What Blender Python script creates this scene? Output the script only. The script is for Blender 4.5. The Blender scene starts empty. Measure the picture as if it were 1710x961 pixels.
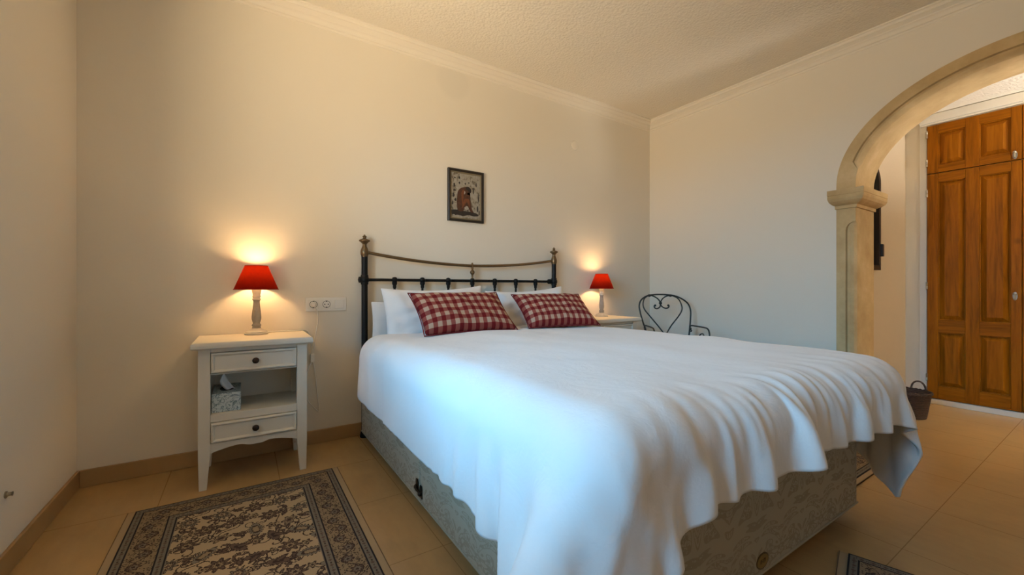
import bpy, bmesh, math, random
import numpy as np
from mathutils import Vector, Matrix

random.seed(4)
SC = bpy.context.scene
COL = SC.collection
PI = math.pi
R_ = math.radians

def smooth(t):
    t = np.clip(t, 0, 1)
    return t * t * (3 - 2 * t)

# ------------------------------------------------------------------ room numbers
XL, XR = -0.64, 3.376          # left wall, wall with the arch
YB, YF = 2.684, -3.0          # wall behind the bed, wall behind the viewer
ZC = 2.55
WT = 0.284                     # thickness of the arch wall
HX = 4.60                      # wardrobe fronts in the hall
HN, HS = 1.09, -1.3           # hall ends
HZ = 2.30
FULL = 0.30

# ------------------------------------------------------------------ node helpers
def new_mat(name):
    m = bpy.data.materials.new(name); m.use_nodes = True
    nt = m.node_tree
    b = nt.nodes['Principled BSDF']
    return m, nt, b

def N(nt, t, **kw):
    n = nt.nodes.new(t)
    for k, v in kw.items():
        setattr(n, k, v)
    return n

def L(nt, a, b):
    nt.links.new(a, b)

def math_n(nt, op, a, b=None, clamp=False):
    n = N(nt, 'ShaderNodeMath', operation=op, use_clamp=clamp)
    for i, v in enumerate((a, b)):
        if v is None: continue
        if isinstance(v, (int, float)): n.inputs[i].default_value = v
        else: L(nt, v, n.inputs[i])
    return n.outputs[0]

def mixc(nt, fac, a, b):
    n = N(nt, 'ShaderNodeMix', data_type='RGBA')
    if isinstance(fac, (int, float)): n.inputs[0].default_value = fac
    else: L(nt, fac, n.inputs[0])
    for i, v in ((6, a), (7, b)):
        if isinstance(v, (tuple, list)): n.inputs[i].default_value = (*v[:3], 1)
        else: L(nt, v, n.inputs[i])
    return n.outputs[2]

def ramp(nt, fac, stops, interp='LINEAR'):
    n = N(nt, 'ShaderNodeValToRGB'); cr = n.color_ramp; cr.interpolation = interp
    while len(cr.elements) < len(stops): cr.elements.new(0.5)
    for e, (p, c) in zip(cr.elements, stops):
        e.position = p; e.color = (*c, 1) if len(c) == 3 else c
    L(nt, fac, n.inputs[0])
    return n.outputs[0]

def coords(nt, kind='Object', scale=(1, 1, 1), loc=(0, 0, 0), rot=(0, 0, 0)):
    tc = N(nt, 'ShaderNodeTexCoord'); mp = N(nt, 'ShaderNodeMapping')
    mp.inputs['Scale'].default_value = scale; mp.inputs['Location'].default_value = loc
    mp.inputs['Rotation'].default_value = rot
    L(nt, tc.outputs[kind], mp.inputs[0])
    return mp.outputs[0]

def noise(nt, vec, scale, detail=3, rough=0.5, dist=0):
    n = N(nt, 'ShaderNodeTexNoise'); n.inputs['Scale'].default_value = scale
    n.inputs['Detail'].default_value = detail; n.inputs['Roughness'].default_value = rough
    n.inputs['Distortion'].default_value = dist
    L(nt, vec, n.inputs['Vector'])
    return n.outputs['Fac']

def bump(nt, b, height, strength, dist=0.002):
    n = N(nt, 'ShaderNodeBump'); n.inputs['Strength'].default_value = strength
    n.inputs['Distance'].default_value = dist
    L(nt, height, n.inputs['Height']); L(nt, n.outputs[0], b.inputs['Normal'])

def simple(name, col, rough=0.5, metal=0.0, bscale=None, bstr=0.2, bdist=0.001, var=0.0, vscale=8, spec=0.5):
    m, nt, b = new_mat(name)
    b.inputs['Base Color'].default_value = (*col, 1)
    b.inputs['Roughness'].default_value = rough; b.inputs['Metallic'].default_value = metal
    b.inputs['Specular IOR Level'].default_value = spec
    v = None
    if var:
        v = coords(nt)
        f = noise(nt, v, vscale, 4)
        c = mixc(nt, f, tuple(x * (1 - var) for x in col), tuple(min(1, x * (1 + var)) for x in col))
        L(nt, c, b.inputs['Base Color'])
    if bscale:
        v = v or coords(nt)
        bump(nt, b, noise(nt, v, bscale, 4), bstr, bdist)
    return m

M = {}
def build_materials():
    WALLC = (0.73, 0.67, 0.56)
    m, nt, b = new_mat('plaster wall'); M['wall'] = m
    v = coords(nt)
    b.inputs['Roughness'].default_value = 0.85; b.inputs['Specular IOR Level'].default_value = 0.2
    c = mixc(nt, noise(nt, v, 1.3, 3), tuple(x * 0.985 for x in WALLC), tuple(x * 1.015 for x in WALLC))
    L(nt, c, b.inputs['Base Color'])
    bump(nt, b, noise(nt, v, 55, 5, 0.6), 0.18, 0.003)
    # the wall behind the bed carries a faint round patch of old paint
    m, nt, b = new_mat('plaster wall patched'); M['wall_patch'] = m
    v = coords(nt)
    b.inputs['Roughness'].default_value = 0.85; b.inputs['Specular IOR Level'].default_value = 0.2
    c = mixc(nt, noise(nt, v, 1.3, 3), tuple(x * 0.985 for x in WALLC), tuple(x * 1.015 for x in WALLC))
    sp = N(nt, 'ShaderNodeSeparateXYZ'); L(nt, v, sp.inputs[0])
    dx = math_n(nt, 'SUBTRACT', sp.outputs[0], 1.257); dz = math_n(nt, 'SUBTRACT', sp.outputs[2], 2.388)
    rr = math_n(nt, 'SQRT', math_n(nt, 'ADD', math_n(nt, 'MULTIPLY', dx, dx), math_n(nt, 'MULTIPLY', dz, dz)))
    mask = ramp(nt, rr, [(0.105, (1, 1, 1)), (0.145, (0, 0, 0))])
    c = mixc(nt, mask, c, tuple(x * 0.955 for x in WALLC)); L(nt, c, b.inputs['Base Color'])
    bump(nt, b, noise(nt, v, 55, 5, 0.6), 0.18, 0.003)
    # stippled ceiling
    m, nt, b = new_mat('stippled ceiling'); M['ceiling'] = m
    v = coords(nt)
    b.inputs['Base Color'].default_value = (0.77, 0.71, 0.60, 1); b.inputs['Roughness'].default_value = 0.9
    b.inputs['Specular IOR Level'].default_value = 0.1
    vo = N(nt, 'ShaderNodeTexVoronoi'); vo.inputs['Scale'].default_value = 62; L(nt, v, vo.inputs['Vector'])
    h = math_n(nt, 'ADD', math_n(nt, 'MULTIPLY', vo.outputs['Distance'], -0.8), noise(nt, v, 90, 5, 0.65))
    bump(nt, b, h, 0.55, 0.006)
    M['wall_shade_tan'] = simple('shade-toned plaster', (0.50, 0.40, 0.275), 0.85, bscale=55, bstr=0.18, bdist=0.003, spec=0.2)  # tan tone puts the hall's shade into the wall colour
    M['cornice'] = simple('painted plaster cornice', (0.74, 0.68, 0.57), 0.7, bscale=60, bstr=0.05)
    # floor tiles, 45 cm
    def tile(name, col, grout, x0, y0, size):
        m, nt, b = new_mat(name)
        v = coords(nt)
        sp = N(nt, 'ShaderNodeSeparateXYZ'); L(nt, v, sp.inputs[0])
        def line(o, off):
            a = math_n(nt, 'DIVIDE', math_n(nt, 'SUBTRACT', o, off), size)
            f = math_n(nt, 'FRACT', a)
            d = math_n(nt, 'ABSOLUTE', math_n(nt, 'SUBTRACT', f, 0.5))
            return math_n(nt, 'GREATER_THAN', d, 0.5 - 0.0035)
        g = math_n(nt, 'MAXIMUM', line(sp.outputs[0], x0), line(sp.outputs[1], y0))
        n1 = noise(nt, v, 3.2, 5, 0.6, 0.6); n2 = noise(nt, coords(nt, scale=(9, 2.2, 3)), 3.0, 5, 0.65)
        base = ramp(nt, math_n(nt, 'ADD', math_n(nt, 'MULTIPLY', n1, 0.6), math_n(nt, 'MULTIPLY', n2, 0.4)),
                    [(0.32, tuple(x * 0.84 for x in col)), (0.52, col), (0.72, tuple(min(1, x * 1.13) for x in col))])
        L(nt, mixc(nt, g, base, grout), b.inputs['Base Color'])
        L(nt, math_n(nt, 'ADD', 0.30, math_n(nt, 'MULTIPLY', g, 0.45)), b.inputs['Roughness'])
        b.inputs['Specular IOR Level'].default_value = 0.4
        bump(nt, b, math_n(nt, 'SUBTRACT', math_n(nt, 'MULTIPLY', n2, 0.1), g), 0.25, 0.002)
        return m
    M['floor'] = tile('beige floor tile', (0.44, 0.275, 0.115), (0.29, 0.175, 0.072), 2.40, 0.47, 0.45)
    m, nt, b = new_mat('tiled skirting'); M['baseboard'] = m
    v = coords(nt)
    c = ramp(nt, noise(nt, v, 4, 5, 0.6), [(0.3, (0.35, 0.21, 0.085)), (0.7, (0.44, 0.275, 0.12))])
    L(nt, c, b.inputs['Base Color']); b.inputs['Roughness'].default_value = 0.35
    # stone of the arch
    m, nt, b = new_mat('sandstone'); M['stone'] = m
    v = coords(nt)
    c = ramp(nt, noise(nt, v, 5, 6, 0.65), [(0.3, (0.45, 0.31, 0.145)), (0.55, (0.56, 0.40, 0.20)), (0.75, (0.66, 0.49, 0.27))])
    L(nt, c, b.inputs['Base Color']); b.inputs['Roughness'].default_value = 0.9
    b.inputs['Specular IOR Level'].default_value = 0.2
    bump(nt, b, noise(nt, v, 130, 5, 0.7), 0.25, 0.003)
    # honey pine
    def wood(name, c1, c2, c3, axis):
        m, nt, b = new_mat(name)
        sc = {'z': (14, 14, 1.1), 'y': (14, 1.1, 14)}[axis]
        v = coords(nt, scale=sc)
        n1 = noise(nt, v, 1.6, 6, 0.62, 1.2)
        v2 = coords(nt, scale=tuple(s * 3 for s in sc)); n2 = noise(nt, v2, 2.2, 4, 0.6)
        f = math_n(nt, 'ADD', math_n(nt, 'MULTIPLY', n1, 0.75), math_n(nt, 'MULTIPLY', n2, 0.25))
        c = ramp(nt, f, [(0.33, c1), (0.5, c2), (0.68, c3)])
        vk = N(nt, 'ShaderNodeTexVoronoi'); vk.inputs['Scale'].default_value = 2.6
        L(nt, coords(nt, scale=(1, 1, 0.8)), vk.inputs['Vector'])
        k = ramp(nt, vk.outputs['Distance'], [(0.015, (1, 1, 1)), (0.07, (0, 0, 0))])
        c = mixc(nt, math_n(nt, 'MULTIPLY', k, 0.75), c, (0.07, 0.025, 0.006))
        L(nt, c, b.inputs['Base Color']); b.inputs['Roughness'].default_value = 0.42
        b.inputs['Specular IOR Level'].default_value = 0.06
        bump(nt, b, f, 0.08, 0.001)
        return m
    M['wood'] = wood('honey pine', (0.15, 0.046, 0.002), (0.265, 0.082, 0.003), (0.34, 0.115, 0.005), 'z')
    M['wood_h'] = wood('honey pine across', (0.15, 0.046, 0.002), (0.265, 0.082, 0.003), (0.34, 0.115, 0.005), 'y')
    M['white_paint'] = simple('white painted wood', (0.66, 0.605, 0.50), 0.45, bscale=40, bstr=0.05, var=0.03)
    M['white_frame'] = simple('white painted frame', (0.72, 0.68, 0.60), 0.4)
    M['knob'] = simple('dark bronze knob', (0.035, 0.018, 0.010), 0.35, 0.6)
    M['black_iron'] = simple('black painted iron', (0.005, 0.005, 0.005), 0.5, 0.0, spec=0.25)
    M['brass'] = simple('aged brass', (0.19, 0.125, 0.065), 0.36, 0.85, var=0.25, vscale=60)
    M['chair_iron'] = simple('dark grey wrought iron', (0.028, 0.034, 0.034), 0.45, 0.3, bscale=120, bstr=0.1)
    M['steel'] = simple('satin steel', (0.40, 0.36, 0.29), 0.38, 0.9)
    M['plastic'] = simple('white plastic', (0.78, 0.745, 0.67), 0.3)
    M['dark_hole'] = simple('dark hole', (0.02, 0.018, 0.015), 0.6)
    M['cable'] = simple('white cable', (0.72, 0.68, 0.60), 0.45)
    M['lamp_white'] = simple('distressed white lamp paint', (0.62, 0.57, 0.47), 0.55, var=0.22, vscale=45)
    M['lamp_grey'] = simple('worn grey lamp paint', (0.30, 0.275, 0.225), 0.6, var=0.25, vscale=50)
    # red fabric shade
    m, nt, b = new_mat('red lampshade cloth'); M['shade'] = m
    nt.nodes.remove(b)
    out = [n for n in nt.nodes if n.type == 'OUTPUT_MATERIAL'][0]
    v = coords(nt, scale=(1, 1, 0.15))
    f = noise(nt, v, 160, 3, 0.6)
    cd = mixc(nt, f, (0.11, 0.0035, 0.003), (0.16, 0.005, 0.004))
    ct = mixc(nt, f, (0.030, 0.0012, 0.0002), (0.050, 0.0026, 0.0004))
    ge = N(nt, 'ShaderNodeNewGeometry')
    cd = mixc(nt, ge.outputs['Backfacing'], cd, (0.62, 0.50, 0.36))       # pale lining inside
    d = N(nt, 'ShaderNodeBsdfDiffuse'); t = N(nt, 'ShaderNodeBsdfTranslucent'); mx = N(nt, 'ShaderNodeMixShader')
    L(nt, cd, d.inputs[0]); L(nt, ct, t.inputs[0]); mx.inputs[0].default_value = 0.42
    L(nt, d.outputs[0], mx.inputs[1]); L(nt, t.outputs[0], mx.inputs[2]); L(nt, mx.outputs[0], out.inputs[0])
    M['shade_trim'] = simple('dark red shade trim', (0.16, 0.006, 0.004), 0.8)
    m, nt, b = new_mat('lit bulb'); M['bulb'] = m
    b.inputs['Base Color'].default_value = (0.8, 0.7, 0.5, 1)
    b.inputs['Emission Color'].default_value = (1.0, 0.60, 0.27, 1)
    b.inputs['Emission Strength'].default_value = BULB
    # bed linen
    m, nt, b = new_mat('white cotton'); M['cotton'] = m
    b.inputs['Base Color'].default_value = (0.80, 0.785, 0.765, 1); b.inputs['Roughness'].default_value = 0.85
    b.inputs['Specular IOR Level'].default_value = 0.15
    b.inputs['Sheen Weight'].default_value = 0.15
    v = coords(nt)
    bump(nt, b, math_n(nt, 'ADD', noise(nt, v, 9, 5, 0.6, 0.6), math_n(nt, 'MULTIPLY', noise(nt, v, 38, 3, 0.5, 0.8), 0.2)), 0.3, 0.012)
    # gingham
    m, nt, b = new_mat('red gingham'); M['gingham'] = m
    uv = N(nt, 'ShaderNodeUVMap'); sp = N(nt, 'ShaderNodeSeparateXYZ'); L(nt, uv.outputs[0], sp.inputs[0])
    def stripe(o, n, off):
        f = math_n(nt, 'FRACT', math_n(nt, 'ADD', math_n(nt, 'MULTIPLY', o, n), off))
        return math_n(nt, 'LESS_THAN', f, 0.5)
    a = stripe(sp.outputs[0], 11.5, 0.0); c_ = stripe(sp.outputs[1], 5.5, 0.0)
    s = math_n(nt, 'MULTIPLY', math_n(nt, 'ADD', a, c_), 0.5)
    col = ramp(nt, s, [(0.0, (0.52, 0.36, 0.25)), (0.3, (0.28, 0.075, 0.055)), (0.8, (0.155, 0.008, 0.010))], 'CONSTANT')
    wv = noise(nt, coords(nt), 240, 2)
    col = mixc(nt, math_n(nt, 'MULTIPLY', wv, 0.25), col, (0.10, 0.03, 0.02))
    L(nt, col, b.inputs['Base Color']); b.inputs['Roughness'].default_value = 0.9
    b.inputs['Specular IOR Level'].default_value = 0.15
    bump(nt, b, wv, 0.2, 0.001)
    M['gingham_edge'] = simple('dark red seam', (0.15, 0.008, 0.010), 0.9)
    # damask of the divan
    def damask(name, ax):
        m, nt, b = new_mat(name)
        tc = N(nt, 'ShaderNodeTexCoord'); sp = N(nt, 'ShaderNodeSeparateXYZ'); L(nt, tc.outputs['Object'], sp.inputs[0])
        pu = math_n(nt, 'PINGPONG', math_n(nt, 'ADD', sp.outputs[ax], 5.0), 0.15)
        z = sp.outputs[2]
        cb = N(nt, 'ShaderNodeCombineXYZ'); L(nt, pu, cb.inputs[0]); L(nt, z, cb.inputs[1])
        n1 = noise(nt, cb.outputs[0], 4.6, 1, 0.4, 2.2)
        n2 = noise(nt, cb.outputs[0], 26, 2, 0.5, 1.4)
        big = math_n(nt, 'PINGPONG', math_n(nt, 'MULTIPLY', n1, 5.0), 0.5)
        blade = math_n(nt, 'GREATER_THAN', big, 0.27)
        fine = math_n(nt, 'GREATER_THAN', math_n(nt, 'PINGPONG', math_n(nt, 'MULTIPLY', n2, 5.0), 0.5), 0.25)
        rim = math_n(nt, 'LESS_THAN', math_n(nt, 'ABSOLUTE', math_n(nt, 'SUBTRACT', big, 0.27)), 0.05)
        pat = math_n(nt, 'MAXIMUM', math_n(nt, 'MULTIPLY', blade, fine), rim)
        col = mixc(nt, pat, (0.385, 0.335, 0.245), (0.30, 0.26, 0.185))
        L(nt, col, b.inputs['Base Color'])
        L(nt, math_n(nt, 'ADD', 0.55, math_n(nt, 'MULTIPLY', pat, 0.3)), b.inputs['Roughness'])
        bump(nt, b, noise(nt, tc.outputs['Object'], 300, 2), 0.1, 0.0005)
        return m
    M['damask_y'] = damask('cream damask', 1)
    M['damask_x'] = damask('cream damask at the foot', 0)
    M['piping'] = simple('cream piping', (0.36, 0.32, 0.235), 0.7)
    M['gold'] = simple('dull gold', (0.30, 0.20, 0.06), 0.45, 0.5)
    M['gold_dark'] = simple('dark gold', (0.10, 0.065, 0.02), 0.5, 0.3)
    # wicker
    m, nt, b = new_mat('dark wicker'); M['wicker'] = m
    v = coords(nt)
    w = N(nt, 'ShaderNodeTexWave', wave_type='BANDS', bands_direction='Z'); w.inputs['Scale'].default_value = 26
    w.inputs['Distortion'].default_value = 3.0; w.inputs['Detail Scale'].default_value = 4; L(nt, v, w.inputs['Vector'])
    col = ramp(nt, w.outputs['Fac'], [(0.1, (0.022, 0.010, 0.006)), (0.8, (0.085, 0.042, 0.024))])
    L(nt, col, b.inputs['Base Color']); b.inputs['Roughness'].default_value = 0.6
    bump(nt, b, w.outputs['Fac'], 0.7, 0.004)
    # rugs: pattern woven into the mesh as colour
    m, nt, b = new_mat('woven rug'); M['rug'] = m
    at = N(nt, 'ShaderNodeVertexColor'); at.layer_name = 'weave'
    c = mixc(nt, math_n(nt, 'MULTIPLY', noise(nt, coords(nt), 380, 2), 0.25), at.outputs[0], (0.05, 0.04, 0.035))
    L(nt, c, b.inputs['Base Color']); b.inputs['Roughness'].default_value = 0.95
    b.inputs['Specular IOR Level'].default_value = 0.1
    bump(nt, b, noise(nt, coords(nt), 420, 2), 0.4, 0.001)
    M['fringe'] = simple('cream rug edging', (0.37, 0.265, 0.15), 0.95, bscale=300, bstr=0.4)
    M['fringe_line'] = simple('brown edging stitch', (0.16, 0.10, 0.055), 0.95)
    # tissue box
    m, nt, b = new_mat('pale blue floral card'); M['tissue_card'] = m
    v = coords(nt)
    n1 = noise(nt, v, 30, 2, 0.5, 1.8)
    p = math_n(nt, 'GREATER_THAN', math_n(nt, 'PINGPONG', math_n(nt, 'MULTIPLY', n1, 5.0), 0.5), 0.34)
    L(nt, mixc(nt, p, (0.50, 0.56, 0.56), (0.17, 0.23, 0.25)), b.inputs['Base Color']); b.inputs['Roughness'].default_value = 0.6
    M['tissue'] = simple('white tissue', (0.82, 0.82, 0.82), 0.9)
    # picture
    m, nt, b = new_mat('mottled canvas'); M['canvas'] = m
    v = coords(nt)
    f = noise(nt, coords(nt, scale=(1, 1, 0.55)), 42, 5, 0.65, 0.8)
    c = ramp(nt, f, [(0.30, (0.05, 0.035, 0.02)), (0.40, (0.15, 0.12, 0.08)), (0.47, (0.28, 0.245, 0.185)), (0.7, (0.36, 0.33, 0.27))])
    L(nt, c, b.inputs['Base Color']); b.inputs['Roughness'].default_value = 0.7
    bump(nt, b, f, 0.4, 0.002)
    M['paint_brown'] = simple('brown oil paint', (0.075, 0.028, 0.012), 0.6, var=0.7, vscale=60, bscale=90, bstr=0.5)
    M['paint_rust'] = simple('rust oil paint', (0.16, 0.05, 0.016), 0.6, var=0.6, vscale=70)
    M['paint_dark'] = simple('dark oil paint', (0.025, 0.018, 0.013), 0.6, var=0.6, vscale=60)
    M['paint_pale'] = simple('pale oil paint', (0.34, 0.30, 0.24), 0.6, var=0.3, vscale=80)
    M['frame_dark'] = simple('dark stained frame', (0.020, 0.013, 0.008), 0.4)
    M['frame_slip'] = simple('olive inner slip', (0.20, 0.155, 0.085), 0.6)
    m, nt, b = new_mat('mirror glass'); M['mirror'] = m
    b.inputs['Base Color'].default_value = (0.9, 0.9, 0.88, 1); b.inputs['Metallic'].default_value = 1
    b.inputs['Roughness'].default_value = 0.03
    m, nt, b = new_mat('window pane'); M['pane'] = m
    nt.nodes.remove(b)
    out = [n for n in nt.nodes if n.type == 'OUTPUT_MATERIAL'][0]
    t = N(nt, 'ShaderNodeBsdfTransparent'); g = N(nt, 'ShaderNodeBsdfGlossy'); g.inputs['Roughness'].default_value = 0.02
    mx = N(nt, 'ShaderNodeMixShader'); mx.inputs[0].default_value = 0.05
    L(nt, t.outputs[0], mx.inputs[1]); L(nt, g.outputs[0], mx.inputs[2]); L(nt, mx.outputs[0], out.inputs[0])

# ------------------------------------------------------------------ mesh helpers
def box(bm, x0, x1, y0, y1, z0, z1, mi=0):
    vs = [bm.verts.new(p) for p in ((x0, y0, z0), (x1, y0, z0), (x1, y1, z0), (x0, y1, z0),
                                    (x0, y0, z1), (x1, y0, z1), (x1, y1, z1), (x0, y1, z1))]
    for q in ((0, 3, 2, 1), (4, 5, 6, 7), (0, 1, 5, 4), (1, 2, 6, 5), (2, 3, 7, 6), (3, 0, 4, 7)):
        f = bm.faces.new([vs[i] for i in q]); f.material_index = mi
    return vs

def loft(bm, rings, closed=True, caps=True, mi=0):
    vr = [[bm.verts.new(p) for p in r] for r in rings]
    n = len(vr[0])
    for a, b in zip(vr, vr[1:]):
        for i in range(n if closed else n - 1):
            j = (i + 1) % n
            try:
                f = bm.faces.new((a[i], a[j], b[j], b[i])); f.material_index = mi
            except ValueError: pass
    if caps:
        for r in (vr[0][::-1], vr[-1]):
            try:
                f = bm.faces.new(r); f.material_index = mi
            except ValueError: pass
    return vr

def lathe(bm, prof, c=(0, 0, 0), n=28, mi=0, axis='z'):
    def P(r, h, a):
        x, y = r * math.cos(a), r * math.sin(a)
        return {'z': (c[0] + x, c[1] + y, c[2] + h), 'y': (c[0] + x, c[1] - h, c[2] + y),
                'x': (c[0] - h, c[1] + x, c[2] + y)}[axis]
    rings = [[P(max(r, 1e-4), h, 2 * PI * i / n) for i in range(n)] for r, h in prof]
    return loft(bm, rings, mi=mi)

def catmull(pts, k=8, closed=False):
    pts = [Vector(p) for p in pts]; out = []
    n = len(pts)
    rng = range(n if closed else n - 1)
    for i in rng:
        if closed: p = [pts[(i + j - 1) % n] for j in range(4)]
        else: p = [pts[max(i - 1, 0)], pts[i], pts[i + 1], pts[min(i + 2, n - 1)]]
        for s in range(k):
            t = s / k
            out.append(0.5 * ((2 * p[1]) + (p[2] - p[0]) * t + (2 * p[0] - 5 * p[1] + 4 * p[2] - p[3]) * t * t
                              + (3 * p[1] - p[0] - 3 * p[2] + p[3]) * t ** 3))
    if not closed: out.append(pts[-1])
    return out

def tube(bm, pts, r, n=10, mi=0, closed=False):
    pts = [Vector(p) for p in pts]
    rs = r if isinstance(r, (list, tuple)) else [r] * len(pts)
    t0 = (pts[1] - pts[0]).normalized()
    up = Vector((0, 0, 1)) if abs(t0.z) < 0.9 else Vector((1, 0, 0))
    nrm = (up - t0 * up.dot(t0)).normalized()
    rings = []
    for i, p in enumerate(pts):
        if closed: t = (pts[(i + 1) % len(pts)] - pts[i - 1]).normalized()
        else: t = (pts[min(i + 1, len(pts) - 1)] - pts[max(i - 1, 0)]).normalized()
        nrm = (nrm - t * nrm.dot(t))
        nrm = nrm.normalized() if nrm.length > 1e-6 else t.orthogonal().normalized()
        bn = t.cross(nrm)
        rings.append([p + (nrm * math.cos(2 * PI * k / n) + bn * math.sin(2 * PI * k / n)) * rs[i] for k in range(n)])
    if closed: rings.append(rings[0])
    loft(bm, rings, caps=not closed, mi=mi)

def sphere(bm, c, r, n=14, mi=0, sz=1.0):
    lathe(bm, [(r * math.sin(PI * k / 10), -r * sz * math.cos(PI * k / 10)) for k in range(11)], c, n, mi)

def prism(bm, poly, fn, d0, d1, mi=0):
    """poly of 2-D points; fn(u, v, d) -> 3-D point; extruded from d0 to d1."""
    a = [bm.verts.new(fn(u, v, d0)) for u, v in poly]; b = [bm.verts.new(fn(u, v, d1)) for u, v in poly]
    n = len(poly)
    for f in (a[::-1], b):
        bm.faces.new(f).material_index = mi
    for i in range(n):
        bm.faces.new((a[i], a[(i + 1) % n], b[(i + 1) % n], b[i])).material_index = mi

def put(name, bm, mats, parent=None, bevel=0, seg=2, shade=False, weld=False, ang=40):
    if weld: bmesh.ops.remove_doubles(bm, verts=bm.verts, dist=1e-5)
    bmesh.ops.recalc_face_normals(bm, faces=bm.faces)
    me = bpy.data.meshes.new(name); bm.to_mesh(me); bm.free()
    o = bpy.data.objects.new(name, me); COL.objects.link(o)
    if not isinstance(mats, (list, tuple)): mats = [mats]
    for m in mats: me.materials.append(m)
    if shade:
        for p in me.polygons: p.use_smooth = True
        try: me.set_sharp_from_angle(angle=R_(ang))
        except Exception: pass
    if bevel:
        md = o.modifiers.new('bevel', 'BEVEL'); md.width = bevel; md.segments = seg
        md.limit_method = 'ANGLE'; md.angle_limit = R_(35)
        md.harden_normals = False
    if parent is not None: o.parent = parent
    return o

def thing(name, label, cat, loc=(0, 0, 0), rz=0, group=None):
    o = bpy.data.objects.new(name, None); COL.objects.link(o)
    o.empty_display_size = 0.1
    o.location = loc; o.rotation_euler = (0, 0, rz)
    o['label'] = label; o['category'] = cat
    if group: o['group'] = group
    return o

def tag(o, label, cat, group=None):
    o['label'] = label; o['category'] = cat
    if group: o['group'] = group
    return o

def struct(o):
    o['kind'] = 'structure'
    return o

def dup(root, label, loc, rz=0):
    def cp(o, parent):
        c = o.copy(); COL.objects.link(c); c.parent = parent
        for ch in [x for x in SC.objects if x.parent == o]: cp(ch, c)
        return c
    c = cp(root, None)
    c.location = loc; c.rotation_euler = (0, 0, rz); c['label'] = label
    return c
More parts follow.
